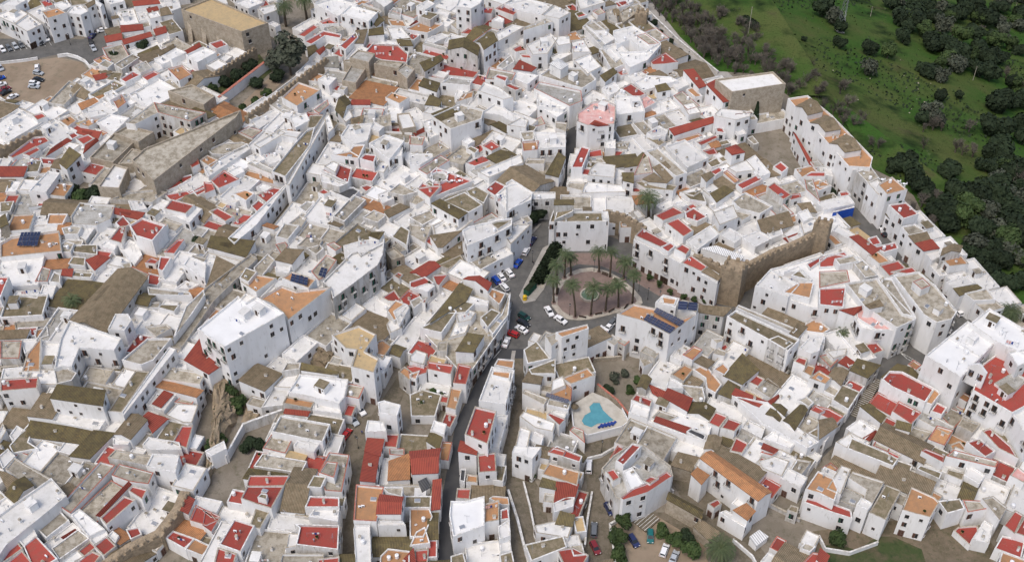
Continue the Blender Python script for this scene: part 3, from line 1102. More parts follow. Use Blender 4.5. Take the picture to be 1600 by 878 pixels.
# ---------- label maker: words for where a thing is, ranked so that no two agree
LM = [(925,455,'the palm plaza'), (932,648,'the turquoise pool'), (150,255,'the stone convent'), (352,40,'the tan church'), (30,140,'the dirt car park'),
      (410,480,'the long white block'), (1024,500,'the solar panels'), (1210,420,'the crenellated wall'), (1315,320,'the blue wall'), (1172,155,'the brown building'),
      (1530,560,'the big white church'), (200,465,'the long brown roof'), (1000,745,'the round house'), (1140,745,'the orange tiled house'), (260,825,'the curved battlement'),
      (60,690,'the mossy courtyard'), (740,655,'the dark street'), (625,70,'the big red roof'), (700,290,'the octagonal well'), (1012,308,'the lone tall palm'),
      (1350,450,'the wedge block'), (455,250,'the long mossy roof'), (940,170,'the pink terrace'), (870,110,'the little pavilion roof'), (560,600,'the bottom left street'), (1370,800,'the grass patch'), (1390,290,'the terrace tables'), (40,375,'the slanted collector'), (400,785,'the red roof with hut'), (1490,300,'the far dark thicket'), (1318,30,'the power pylon'), (700,160,'the mossy twin gables'),(1060,60,'the bare grey trees'),(120,600,'the L-shaped roof'),(620,470,'the red awning'),(1300,240,'the white terrace row')]
RANK = ['nearest', 'second nearest', 'third nearest', 'fourth nearest', 'fifth nearest', 'sixth nearest', 'seventh nearest', 'eighth nearest', 'ninth nearest', 'tenth nearest', 'eleventh nearest', 'twelfth nearest', 'thirteenth nearest', 'fourteenth nearest'] + [w_+' nearest' for w_ in 'fifteenth sixteenth seventeenth eighteenth nineteenth twentieth twenty-first twenty-second twenty-third twenty-fourth twenty-fifth twenty-sixth'.split()]
PENDING = []
def want_label(o, phrase, cat, group, px=None): PENDING.append((o, phrase, cat, group, px))
def place_words(px):
    best = min(LM, key=lambda q: (q[0]-px[0])**2+(q[1]-px[1])**2)
    dx, dy = px[0]-best[0], px[1]-best[1]
    if abs(dx) > abs(dy)*1.1: w = 'left of' if dx < 0 else 'right of'
    else: w = 'beyond' if dy < 0 else 'in front of'
    return w, best[2], dx*dx+dy*dy
def flush_labels():
    for o_ in bpy.data.objects:
        l_ = o_.get('label')
        if l_ and len(l_.split()) > 16: print('LONG', l_)
    g = {}
    for t in PENDING:
        px = t[4] or topx(t[0].location)
        w, nm, d = place_words(px); g.setdefault((t[1], w, nm), []).append((d, id(t), t))
    for (ph, w, nm), L in g.items():
        L.sort(key=lambda q: q[0])
        for i, (_, _, t) in enumerate(L):
            r = RANK[i] if i < len(RANK) else ('place %d' % (i+1))
            tag(t[0], '%s, %s %s %s' % (ph, r, w, nm) if len(L) > 1 else '%s, %s %s' % (ph, w, nm), t[2], t[3])
            if len(t[0]['label'].split()) > 16: print('LONG', t[0]['label'])
# ------------------------------------------------------------------ houses
def area(P): return .5*sum(P[i][0]*P[(i+1)%len(P)][1]-P[(i+1)%len(P)][0]*P[i][1] for i in range(len(P)))
def inside(P, x, y):
    c = False; k = len(P); j = k-1
    for i in range(k):
        xi, yi = P[i][0], P[i][1]; xj, yj = P[j][0], P[j][1]
        if (yi > y) != (yj > y) and x < (xj-xi)*(y-yi)/(yj-yi)+xi: c = not c
        j = i
    return c
def inset(P, t):
    k = len(P); out = []
    for i in range(k):
        a, b, c = Vector(P[i-1][:2]), Vector(P[i][:2]), Vector(P[(i+1)%k][:2])
        d1 = (b-a).normalized(); d2 = (c-b).normalized()
        n1 = Vector((-d1.y, d1.x)); n2 = Vector((-d2.y, d2.x)); m = n1+n2
        if m.length < .3: m = n1*1.0; s = t
        else: m = m.normalized(); s = t/max(.35, m.dot(n1))
        out.append((b.x+m.x*s, b.y+m.y*s))
    return out
vols = []
for ln in DATA.split('\n'):
    w = ln.split()
    if len(w) < 4: continue
    code = w[0]; typ = code[0]; colr = code[1]
    if colr == 'y': colr = 'b'
    num = ''.join(c for c in code[2:] if c.isdigit()); flag = ''.join(c for c in code[2:] if c.isalpha())
    try: pts = [tuple(float(v) for v in q.split(',')) for q in w[1:]]
    except Exception: continue
    if len(pts) < 3 or not num: continue
    if typ != 'F' and len(pts) != 4: typ = 'F'
    vols.append(dict(t=typ, c=colr, h=float(num)*HS, flag=flag+('y' if code[1] == 'y' else ''), px=pts, i=len(vols)))
# boxes standing on a bigger roof
for v in vols: v['pa'] = abs(area(v['px'])); v['pc'] = (sum(p[0] for p in v['px'])/len(v['px']), sum(p[1] for p in v['px'])/len(v['px']))
for v in vols:
    for u in vols:
        if u is not v and u['pa'] > v['pa']*2.2 and inside(u['px'], *v['pc']) and abs(v['h']-u['h']) < 6:
            n_in = sum(inside(u['px'], *p) for p in v['px'])
            if n_in >= len(v['px'])-1:
                if v['h'] <= u['h']+.2: v['h'] = u['h']+.12
                elif v['h'] < u['h']+1.2: v['h'] = u['h']+1.8
for v in vols:
    v['h'] += (v['i']*.6180339 % 1)*.27
    h = v['h']; P = v['px']
    rise = 0
    if v['t'] == 'S': rise = 1.1
    W3 = []
    for k, p in enumerate(P):
        z = h+(rise if (v['t'] == 'S' and k < 2) else 0); W3.append(at(p[0], p[1], z))
    A = area(W3)
    v['rev'] = A < 0
    v['W'] = W3; v['A'] = abs(A)
    Q = [(p.x, p.y) for p in W3]
    v['Q'] = Q if A > 0 else Q[::-1]
    v['bb'] = (min(q[0] for q in Q), max(q[0] for q in Q), min(q[1] for q in Q), max(q[1] for q in Q))
    v['z0'] = min([terrain(*q) for q in Q]+[0])-.6
G = {}
for v in vols:
    b = v['bb']
    for i in range(int(b[0]//12), int(b[1]//12)+1):
        for j in range(int(b[2]//12), int(b[3]//12)+1): G.setdefault((i, j), []).append(v)
def covered(x, y, z, skip=None):
    for u in G.get((int(x//12), int(y//12)), ()):
        if u is not skip and u['h'] > z:
            b = u['bb']
            if b[0] <= x <= b[1] and b[2] <= y <= b[3] and inside(u['Q'], x, y): return True
    return False
# ---------- low blocks that fill the gaps between the houses
KEEP_TXT = ['1300,332 1340,322 1346,348 1304,360','998,342 1030,336 1036,356 1002,362','1085,835 1200,835 1215,900 1100,900','965,850 1120,850 1120,960 960,960','205,222 243,203 292,218 245,248','1085,40 1260,40 1260,112 1120,120','280,10 330,-10 425,30 420,80 290,85 280,60','866,380 1000,380 1130,470 1180,540 960,545 855,500','-30,40 66,56 130,60 165,36 150,-20 190,-20 192,30 168,62 166,82 158,104 142,118 118,135 96,158 60,168 -30,172',
 '832,330 866,340 1000,385 1130,470 1190,500 1175,545 960,540 850,545 800,545 775,545 757,470 760,440 800,420 825,390',
 '775,545 830,545 800,620 772,700 735,800 728,890 682,890 690,780 712,660','806,560 838,560 812,700 832,720 850,780 880,890 800,890 788,790 790,700',
 '905,690 975,680 950,740 965,800 1000,890 905,890 912,800 910,730','1035,735 1060,720 1200,870 1180,890 1100,850 1000,890 960,860 950,800 1050,800',
 '640,560 655,560 600,690 560,760 555,890 532,890 545,760 530,720 530,690 545,660 570,640','1225,190 1250,195 1330,290 1400,390 1450,440 1540,510 1500,540 1440,450 1360,400 1290,300',
 '1380,560 1440,530 1500,470 1540,500 1450,590 1390,590 1340,670 1290,740 1262,780 1250,760 1300,690','1130,500 1190,420 1290,390 1300,400 1180,460 1175,530',
 '1145,215 1200,205 1232,205 1290,262 1240,290 1200,270','505,190 520,190 528,215 520,240 440,350 400,380 385,400 380,380 440,320 500,250','880,210 900,195 905,210 885,300 870,300',
 '1000,-20 1020,-20 1190,170 1180,180 1110,126 1060,100 1010,50','320,150 405,80 425,60 470,60 500,95 420,165 380,190','925,560 1000,560 1010,600 990,650 975,680 880,690 890,640 925,600',
 '320,560 366,556 395,650 440,640 440,600 500,560 530,560 520,590 440,640 420,700 400,730 330,770 315,750','1270,830 1500,800 1560,860 1540,900 1280,900','120,330 110,300 135,280 160,310 160,325',
 '660,620 700,640 690,690 640,690 610,700 600,690 640,620','-40,640 -40,660 80,625 100,625 60,650','240,875 275,850 320,870 320,900 230,900','1190,790 1250,780 1270,830 1230,860 1180,830',
 '320,745 390,740 390,780 350,800 320,790','340,705 390,670 420,690 390,740 350,740','440,0 490,0 500,30 450,60 420,50']
KEEP = [[(q.x, q.y) for q in (at(*[float(c) for c in w.split(',')]) for w in t.split())] for t in KEEP_TXT]
def blocked(x, y):
    p = Vector((x, y, 0))-E0
    if p.dot(EN) > -11: return True
    for K in KEEP:
        if inside(K, x, y): return True
    return False
ri = random.Random(77)
c0 = at(-30, -10); c1 = at(1630, -10); c2 = at(1630, 890); c3 = at(-30, 890)
yl, yh = c2.y, c0.y
addn = 0
def addv(Q, h, t, c):
    global addn
    cx = sum(q[0] for q in Q)/4; cy = sum(q[1] for q in Q)/4
    v = dict(t=t, c=c, h=h, flag='', px=[topx(Vector((q[0], q[1], h))) for q in Q], i=len(vols))
    v['pa'] = abs(area(v['px'])); v['pc'] = topx(Vector((cx, cy, h)))
    v['W'] = [Vector((q[0], q[1], h+(1.0 if t == 'S' and k < 2 else 0))) for k, q in enumerate(Q)]
    v['A'] = area(Q); v['rev'] = False; v['Q'] = Q; v['z0'] = -.6; v['fill'] = True
    v['bb'] = (min(q[0] for q in Q), max(q[0] for q in Q), min(q[1] for q in Q), max(q[1] for q in Q))
    vols.append(v); b = v['bb']; addn += 1
    for i in range(int(b[0]//12), int(b[1]//12)+1):
        for j in range(int(b[2]//12), int(b[3]//12)+1): G.setdefault((i, j), []).append(v)
def nearest_v(x, y):
    best = None; bd = 1e9
    for di in (-1, 0, 1):
        for dj in (-1, 0, 1):
            for u in G.get((int(x//12)+di, int(y//12)+dj), ()):
                if 'fill' in u: continue
                cx = (u['bb'][0]+u['bb'][1])/2; cy = (u['bb'][2]+u['bb'][3])/2; d = (cx-x)**2+(cy-y)**2-u['A']*.3
                if d < bd: bd = d; best = u
    return best
FV = []
for u in vols:
    if u['A'] < 14: continue
    Q = u['Q']; k = len(Q); cx_ = sum(q[0] for q in Q)/k; cy_ = sum(q[1] for q in Q)/k
    for i in range(k):
        d_ = Vector(Q[(i+1) % k])-Vector(Q[i]); L_ = d_.length
        if L_ > 3: a_ = 4*atan2(d_.y, d_.x); FV.append((cx_, cy_, L_*L_*cos(a_), L_*L_*sin(a_)))
FG = {}
for q in FV: FG.setdefault((int(q[0]//20), int(q[1]//20)), []).append(q)
FC = {}
def field(x, y):
    key = (int(x//6), int(y//6))
    if key in FC: return FC[key]
    sx = sy = 0; gi, gj = int(x//20), int(y//20)
    for di in (-1, 0, 1):
        for dj in (-1, 0, 1):
            for q in FG.get((gi+di, gj+dj), ()):
                w = math.exp(-((q[0]-x)**2+(q[1]-y)**2)/260.0); sx += q[2]*w; sy += q[3]*w
    FC[key] = atan2(sy, sx)/4; return FC[key]
pts = []
y = yl
while y < yh:
    t = (y-yl)/(yh-yl); x0 = c3.x+(c0.x-c3.x)*t; x1 = c2.x+(c1.x-c2.x)*t; x = x0
    while x < x1: pts.append((x+ri.uniform(-.9, .9), y+ri.uniform(-.9, .9))); x += 2.0
    y += 2.0
ri.shuffle(pts)
def free(x, y): return not covered(x, y, 1.0) and not blocked(x, y)
for minw in (5.0, 3.2, 2.0):
    for (x, y) in pts:
        if not free(x, y): continue
        u = nearest_v(x, y)
        if not u: continue
        an_ = field(x, y); e = Vector((cos(an_), sin(an_))); f = Vector((-e.y, e.x))
        L = [0.6, .6, .6, .6]; D = [e, f, -e, -f]; grow = [True]*4; ok = True
        for step in range(24):
            if not any(grow): break
            for q in range(4):
                if not grow[q]: continue
                if L[q]+L[(q+2) % 4] > 13: grow[q] = False; continue
                nl = L[q]+.5; a = D[q]; s = D[(q+1) % 4]; w0 = L[(q+1) % 4]; w1 = L[(q+3) % 4]; n = max(2, int((w0+w1)/1.1)); hit = 0
                for z in range(n+1):
                    o_ = -w1+(w0+w1)*z/n; X = x+a.x*nl+s.x*o_; Y = y+a.y*nl+s.y*o_
                    if not free(X, Y): hit += 1
                if hit > (n+1)*.34: grow[q] = False
                else: L[q] = nl
        wx, wy = L[0]+L[2], L[1]+L[3]
        if min(wx, wy) < minw: continue
        L = [q+.25 for q in L]
        Qn = [(x+e.x*(-L[2])+f.x*(-L[3]), y+e.y*(-L[2])+f.y*(-L[3])), (x+e.x*L[0]+f.x*(-L[3]), y+e.y*L[0]+f.y*(-L[3])), (x+e.x*L[0]+f.x*L[1], y+e.y*L[0]+f.y*L[1]), (x-e.x*L[2]+f.x*L[1], y-e.y*L[2]+f.y*L[1])]
        if area(Qn) < 0: Qn = Qn[::-1]
        h = max(2.6, min(6.2, u['h']*ri.uniform(.5, .8)))
        if 'y' in u['flag']: h = min(h, 4.2)
        h += (len(vols)*.6180339 % 1)*.21
        c = ri.choice('wwwwwwbbbgommrrnoW')
        if c in 'ronW' and area(Qn) > 48: c = ri.choice('wwwbg')
        t = 'F' if c in 'rwW' or ri.random() < .55 or minw < 3 and ri.random() < .5 else 'S' if ri.random() < .7 else 'G'
        if t != 'F' and c in 'wg': c = ri.choice('mbbo')
        addv(Qn, h, t, c)
print('infill', addn)

# group touching blocks into houses
parent = list(range(len(vols)))
def find(i):
    while parent[i] != i: i = parent[i]
    return i
def near(u, v, t=1.2):
    a, b = u['bb'], v['bb']
    if a[0]-t > b[1] or b[0]-t > a[1] or a[2]-t > b[3] or b[2]-t > a[3]: return 0
    s = 0
    for X, Y in ((u, v), (v, u)):
        q = X['Q']; k = len(q)
        for i in range(k):
            for f in (0, .25, .5, .75):
                x = q[i][0]*(1-f)+q[(i+1)%k][0]*f; y = q[i][1]*(1-f)+q[(i+1)%k][1]*f
                yq = Y['Q']; m = len(yq)
                if inside(yq, x, y): s += 2; continue
                for j in range(m):
                    ax, ay = yq[j]; bx, by = yq[(j+1)%m]; L2 = (bx-ax)**2+(by-ay)**2+1e-9
                    tt = max(0, min(1, ((x-ax)*(bx-ax)+(y-ay)*(by-ay))/L2))
                    if (ax+tt*(bx-ax)-x)**2+(ay+tt*(by-ay)-y)**2 < t*t: s += 1; break
    return s
adj = {}
for v in vols:
    cand = set()
    b = v['bb']
    for i in range(int((b[0]-1)//12), int((b[1]+1)//12)+1):
        for j in range(int((b[2]-1)//12), int((b[3]+1)//12)+1):
            for u in G.get((i, j), ()):
                if u['i'] > v['i']: cand.add(u['i'])
    for ui in cand:
        s = near(v, vols[ui])
        if s: adj[(v['i'], ui)] = s
NT = 285
size = {i: vols[i]['A'] for i in range(len(vols))}; cnt = {i: 1 for i in size}
cen = len(vols)
while cen > NT:
    best = None; sc = {}
    for (a, b), s in adj.items():
        ra, rb = find(a), find(b)
        if ra == rb: continue
        k = (min(ra, rb), max(ra, rb)); sc[k] = sc.get(k, 0)+s*(.4 if vols[a]['flag'] != vols[b]['flag'] else 1)
    if not sc: break
    L = sorted(sc.items(), key=lambda q: (size[q[0][0]]+size[q[0][1]]+60*(cnt[q[0][0]]+cnt[q[0][1]]))/(q[1]**.7))
    done = set(); n = 0
    for (ra, rb), s in L:
        if ra in done or rb in done: continue
        if n > 60 or cen <= NT: break
        if cnt[ra]+cnt[rb] > 9 and cen > 300: pass
        parent[rb] = ra; size[ra] += size[rb]; cnt[ra] += cnt[rb]; done.add(ra); done.add(rb); cen -= 1; n += 1
    if n == 0: break
print('blocks', len(vols), 'houses', cen)
clusters = {}
for v in vols: clusters.setdefault(find(v['i']), []).append(v)
# shared small parts -------------------------------------------------
def window_mesh(w, h, shut, bars=True):
    m = MB()
    m.box(0, -.03, -h/2-.07, h/2+.07, w+.16, .10, 0)       # surround
    m.box(0, -.085, -h/2, h/2, w, .05, 1)                  # glass
    m.box(0, -.10, -h/2, h/2, .05, .08, 0)
    m.box(0, -.14, -h/2-.13, -h/2-.05, w+.3, .24, 2)       # sill
    if shut:
        m.box(-w*.27, -.13, -h/2+.02, h/2-.02, w*.42, .05, 3)
    return m.me('window', [M['frame'], M['glass'], M['cope_w'], shut or M['frame']])
WM = [window_mesh(.85, 1.15, None), window_mesh(1.1, 1.5, None), window_mesh(1.05, 1.7, M['shutter_g']), window_mesh(1.0, 1.5, M['shutter_b']), window_mesh(.7, .85, None), window_mesh(1.15, 1.75, M['shutter_b'])]
def balcony_mesh(sh):
    m = MB()
    m.box(0, -.03, -1.12, 1.12, 1.35, .10, 0); m.box(0, -.085, -1.08, 1.02, 1.1, .05, 1); m.box(0, -.11, -1.08, 1.02, .06, .08, 3)
    m.box(-.3, -.125, -1.0, .95, .42, .05, 3)
    m.box(0, -.40, -1.24, -1.12, 1.9, .8, 2)
    m.box(0, -.78, -.28, -.22, 1.9, .05, 4)
    for i in range(9): m.box(-.92+i*.23, -.78, -1.12, -.25, .035, .035, 4)
    for s in (-1, 1):
        m.box(s*.93, -.4, -.28, -.22, .05, .78, 4)
        for i in range(3): m.box(s*.93, -.15-i*.22, -1.12, -.25, .035, .035, 4)
    return m.me('balcony_window', [M['frame'], M['glass'], M['cope_w'], sh, M['iron']])
BM = [balcony_mesh(M['shutter_b']), balcony_mesh(M['shutter_g']), balcony_mesh(M['wood'])]
def door_mesh(w, h, mt):
    m = MB(); m.box(0, -.04, 0, h+.12, w+.3, .12, 0); m.box(0, -.11, 0, h, w, .06, 1); m.box(0, -.15, 0, h-.1, .05, .05, 0); m.box(w*.3, -.15, 1, 1.1, .08, .08, 2)
    return m.me('door', [M['frame'], mt, M['metal']])
DM = [door_mesh(1.1, 2.2, M['wood']), door_mesh(1.2, 2.3, M['shutter_b']), door_mesh(2.5, 2.5, M['wood'])]
HUTD = door_mesh(.8, 1.9, M['wood'])
def chim(kind):
    m = MB()
    if kind == 0:
        m.box(0, 0, 0, 1.25, .55, .55, 0); m.box(0, 0, 1.25, 1.33, .75, .75, 1); m.box(0, 0, 1.33, 1.6, .4, .4, 0); m.box(0, 0, 1.6, 1.66, .55, .55, 1)
    elif kind == 1:
        m.box(0, 0, 0, .95, .8, .5, 0, 0, .85, .85); m.box(0, 0, .95, 1.03, .95, .65, 1); m.cyl(-.18, 0, 1.03, 1.3, .1, .08, 8, 1); m.cyl(.18, 0, 1.03, 1.3, .1, .08, 8, 1)
    else:
        m.cyl(0, 0, 0, 1.1, .14, .14, 8, 2); m.cyl(0, 0, 1.1, 1.3, .26, .05, 8, 2)
    return m.me('chimney', [M['wall'], M['cope_b'], M['metal']])
CH = [chim(0), chim(1), chim(2)]
def antenna_mesh():
    m = MB(); m.box(0, 0, 0, 3.0, .06, .06, 0)
    m.box(.0, 0, 2.85, 2.9, 1.3, .04, 0)
    for i in range(5): m.box(-.6+i*.3, 0, 2.9, 2.93, .03, .75-.1*i, 0)
    return m.me('antenna', [M['metal']])
AN = antenna_mesh()
def dish_mesh():
    m = MB(); m.cyl(0, 0, 0, .9, .04, .04, 6, 1)
    b = len(m.V); k = 12; rings = ((.0, .0), (.22, .03), (.42, .12))
    m.V.append((0, -.1, 1.0))
    for r, d in rings[1:]:
        for i in range(k): m.V.append((r*cos(2*pi*i/k), -.1-d, 1.0+r*sin(2*pi*i/k)))
    for i in range(k):
        j = (i+1) % k; m.F.append((b, b+1+i, b+1+j)); m.mi.append(0); m.F.append((b+1+i, b+1+k+i, b+1+k+j, b+1+j)); m.mi.append(0)
    m.tube([(0, -.1, 1.0), (0, -.5, 1.0)], [.02, .03], 5, 1)
    return m.me('satellite_dish', [M['white'], M['metal']])
DI = dish_mesh()
def tank_mesh():
    m = MB(); m.cyl(0, 0, .15, 1.25, .5, .5, 14, 0); m.cyl(0, 0, 1.25, 1.4, .5, .2, 14, 0)
    for a in range(3): m.box(.35*cos(a*2.1), .35*sin(a*2.1), 0, .2, .12, .12, 1)
    return m.me('water_tank', [M['white'], M['metal']])
TK = tank_mesh()
def ac_mesh():
    m = MB(); m.box(0, 0, .1, .7, .85, .32, 0); m.cyl(0, 0, .1, .12, .1, .1, 6, 1); m.box(.12, -.17, .2, .6, .42, .03, 1); m.box(-.3, 0, 0, .1, .08, .3, 1); m.box(.3, 0, 0, .1, .08, .3, 1)
    return m.me('air_conditioner', [M['white'], M['iron']])
AC = ac_mesh()
def hut_mesh(w, d, h, rc):
    m = MB(); m.box(0, 0, 0, h, w, d, 0); m.box(0, 0, h, h+.14, w+.24, d+.24, 1)
    m.box(0, -d/2-.02, .1, 1.95, .85, .05, 2); m.box(w*.32, -d/2-.02, 1.2, 1.7, .35, .05, 2) if w > 2.4 else None
    return m.me('roof_hut', [M['wall'], rc, M['wood']])
HU = [hut_mesh(2.2, 2.6, 2.3, M['F_w']), hut_mesh(2.8, 2.4, 2.4, M['F_w']), hut_mesh(2.0, 2.2, 2.2, M['F_b']), hut_mesh(3.0, 2.6, 2.5, M['F_m']), hut_mesh(2.6, 2.2, 2.4, M['F_w'])]
SK = None
m = MB(); m.box(0, 0, 0, .35, 1.5, 1.1, 0); m.slab([(-.68,-.48,.40),(.68,-.48,.40),(.68,.48,.46),(-.68,.48,.46)], .05, 1); SK = m.me('skylight', [M['wall'], M['metal']])
LD = []
for s_ in range(3):
    q_ = random.Random(s_); m = MB()
    for x_ in (-1.6, 1.6): m.box(x_, 0, 0, 1.75, .05, .05, 0)
    m.box(0, 0, 1.7, 1.72, 3.2, .03, 0)
    for i_ in range(5):
        if q_.random() < .85: m.box(-1.3+i_*.62, 0, 1.7-q_.uniform(.5, 1.1), 1.69, .5, .03, q_.choice([1, 1, 2, 3]))
    LD.append(m.me('laundry_line', [M['metal'], M['white'], M['bluefabric'], M['F_p']]))
m = MB(); m.box(0, 0, .05, .5, .5, .5, 0, 0, 1.2, 1.2)
for i in range(14):
    a = i*2.4; m.quad((0, 0, .5), (.35*cos(a), .35*sin(a), .7), (.45*cos(a+.4), .45*sin(a+.4), 1.0), (.1*cos(a), .1*sin(a), 1.1), 1)
PT = m.me('potted_plant', [M['F_o'], M['leaf_mid']])
CAM2 = (CAM.x, CAM.y)
def build_block(v, root, org, r, mainb):
    t, c, h, Q = v['t'], v['c'], v['h'], v['Q']
    k = len(Q); z0 = v['z0']
    wm = M['stone'] if 'y' in v['flag'] else (M['blue'] if 'u' in v['flag'] else (M['wall_old'] if r.random() < (.15 if c in 'bgm' else 0 if c == 'W' else .06) else M['wall']))
    cope = M['stone'] if 'y' in v['flag'] else M[r.choice(['cope_w', 'cope_w', 'cope_b', 'cope_b', 'cope_r']) if c in 'rbgot' else r.choice(['cope_w', 'cope_w', 'cope_w', 'cope_b'])]
    ox, oy = org.x, org.y
    L = lambda x, y, z: (x-ox, y-oy, z)
    V = []; Fc = []; mi = []
    minE = min((Vector(Q[i])-Vector(Q[(i+1)%k])).length for i in range(k))
    if t == 'F':
        ph = .75 if v['A'] > 60 else .45
        if c == 'm' and v['A'] < 70: ph = .2
        tt = min(.3, minE*.15)
        I = inset(Q, tt)
        if abs(area(I)) > v['A'] or area(I) <= 0: I = inset(Q, .08); 
        rz = h-ph
        for q in Q: V.append(L(q[0], q[1], z0))
        for q in Q: V.append(L(q[0], q[1], h))
        for q in I: V.append(L(q[0], q[1], h))
        for q in I: V.append(L(q[0], q[1], rz))
        for i in range(k):
            j = (i+1) % k
            Fc.append((i, j, k+j, k+i)); mi.append(0)
            Fc.append((k+i, k+j, 2*k+j, 2*k+i)); mi.append(1)
            Fc.append((2*k+i, 2*k+j, 3*k+j, 3*k+i)); mi.append(0)
        ob('wall', mesh('wall', V, Fc, [wm, cope], mi), root)
        V2 = [L(q[0], q[1], rz) for q in inset(I, -.01)]
        ob('roof', mesh('roof', V2, [tuple(range(k))], [M['F_'+c]]), root)
        # dividing low wall across larger terraces
        top = rz; IN = I
        if v['A'] > 110 and k == 4 and not v['flag'] and r.random() < .6:
            s = r.uniform(.3, .7); a = Vector(I[0]).lerp(Vector(I[1]), s); b = Vector(I[3]).lerp(Vector(I[2]), s)
            mb = MB(); d = (b-a); ang = atan2(d.y, d.x); mid = (a+b)/2
            mb.box(mid.x-ox, mid.y-oy, rz-.05, h-.05, d.length, .22, 0, ang); ob('parapet', mb.me('parapet', [M['wall'], cope]), root)
            if r.random() < .5:
                other = r.choice(['F_w', 'F_b', 'F_g', 'F_r'] if c != 'w' else ['F_b', 'F_g', 'F_w'])
                PP = [I[0], tuple(a), tuple(b), I[3]]
                ob('roof', mesh('roof', [L(q[0], q[1], rz+.012) for q in PP], [(0, 1, 2, 3)], [M[other]]), root)
    else:
        W3 = v['W']; 
        if v['rev']: W4 = W3[::-1]
        else: W4 = W3
        P = [Vector((p.x, p.y, p.z)) for p in W3]
        rm = M.get('T_'+c, M['T_b']); th = .18
        out3 = [p.copy() for p in P]; cx = sum(P, Vector())/4
        for p in out3:
            d = Vector((p.x-cx.x, p.y-cx.y, 0)); 
            if d.length > 0: p += d.normalized()*.22
        org3 = Vector((ox, oy, 0))
        def roofmesh(faces):
            VV = []; FF = []; UV = []
            for f in faces:          # f: (eaveA, eaveB, ridgeB, ridgeA) or tri
                f = [q-org3 for q in f]
                n = (f[1]-f[0]).cross(f[2]-f[0])
                if n.z < 0: f = f[::-1]
                e = (f[1]-f[0]); 
                hd = max(((f[i]-f[(i+1)%len(f)]) for i in range(len(f))), key=lambda q: (Vector((q.x, q.y)).length if abs(q.z) < .4 else 0)); 
                u = Vector((hd.x, hd.y, 0)); u = u.normalized() if u.length > 0 else Vector((1, 0, 0)); w = Vector((-u.y, u.x, 0))
                b = len(VV); kk = len(f)
                VV += [tuple(q) for q in f]; VV += [(q.x, q.y, q.z-th) for q in f]
                FF.append(tuple(b+i for i in range(kk))); UV += [(q.dot(u), q.dot(w)) for q in f]
                FF.append(tuple(b+kk+kk-1-i for i in range(kk))); UV += [(0, 0)]*kk
                for i in range(kk):
                    j = (i+1) % kk; FF.append((b+j, b+i, b+kk+i, b+kk+j)); UV += [(0, 0)]*4
            return mesh('roof', VV, FF, [rm], None, UV)
        # walls
        top = [p.z for p in W4]
        base = [(p.x, p.y) for p in W4]
        if t == 'S':
            for p in base: V.append(L(p[0], p[1], z0))
            for p, z in zip(base, top): V.append(L(p[0], p[1], z-th*.6))
            for i in range(4): Fc.append((i, (i+1) % 4, 4+(i+1) % 4, 4+i))
            ob('wall', mesh('wall', V, Fc, [wm]), root)
            ob('roof', roofmesh([[out3[3], out3[2], out3[1], out3[0]]]), root)
        else:
            wid = min((P[1]-P[2]).length, (P[3]-P[0]).length) if t == 'G' else min((P[0]-P[1]).length, (P[1]-P[2]).length)
            rise = max(.7, min(2.4, wid*.22))
            for p in base: V.append(L(p[0], p[1], z0))
            for p, z in zip(base, top): V.append(L(p[0], p[1], z-.05))
            for i in range(4): Fc.append((i, (i+1) % 4, 4+(i+1) % 4, 4+i))
            if t == 'G':
                r1 = (P[1]+P[2])/2; r0 = (P[3]+P[0])/2; r1.z += rise; r0.z += rise
                o1 = (out3[1]+out3[2])/2; o0 = (out3[3]+out3[0])/2; o1.z += rise+.03; o0.z += rise+.03
                # gable triangles
                b = len(V)
                for A_, B_, Rr in ((P[1], P[2], r1), (P[3], P[0], r0)):
                    b = len(V); V += [tuple(A_-org3-Vector((0,0,.05))), tuple(B_-org3-Vector((0,0,.05))), tuple(Rr-org3-Vector((0,0,.1)))]; Fc.append((b, b+1, b+2))
                faces = [[out3[0], out3[1], o1, o0], [out3[2], out3[3], o0, o1]]
            else:
                ap = cx.copy(); ap.z += rise
                faces = [[out3[i], out3[(i+1) % 4], ap] for i in range(4)]
            ob('wall', mesh('wall', V, Fc, [wm]), root)
            ob('roof', roofmesh(faces), root)
        rz = h; IN = None
    # windows and doors
    for i in range(k):
        a = Vector(Q[i]); b = Vector(Q[(i+1) % k]); e = b-a; Ln = e.length
        if Ln < 1.8: continue
        d = e/Ln; n = Vector((d.y, -d.x))
        mid = (a+b)/2
        if n.dot(Vector(CAM2)-mid) < -60: continue
        rot = atan2(n.x, -n.y)
        nx = max(1, int(Ln/r.uniform(2.5, 3.3)))
        nst = max(1, int(round((h-.4)/3.3)))
        skp = .48 if c == 'W' else r.uniform(.25, .6); jit = r.uniform(.1, .32)
        style = r.random()*(.8 if c == 'W' else 1); bal = v['A'] > 80 and style > .42 and not v['flag']
        top0 = h-(1.0 if t == 'F' else .45)
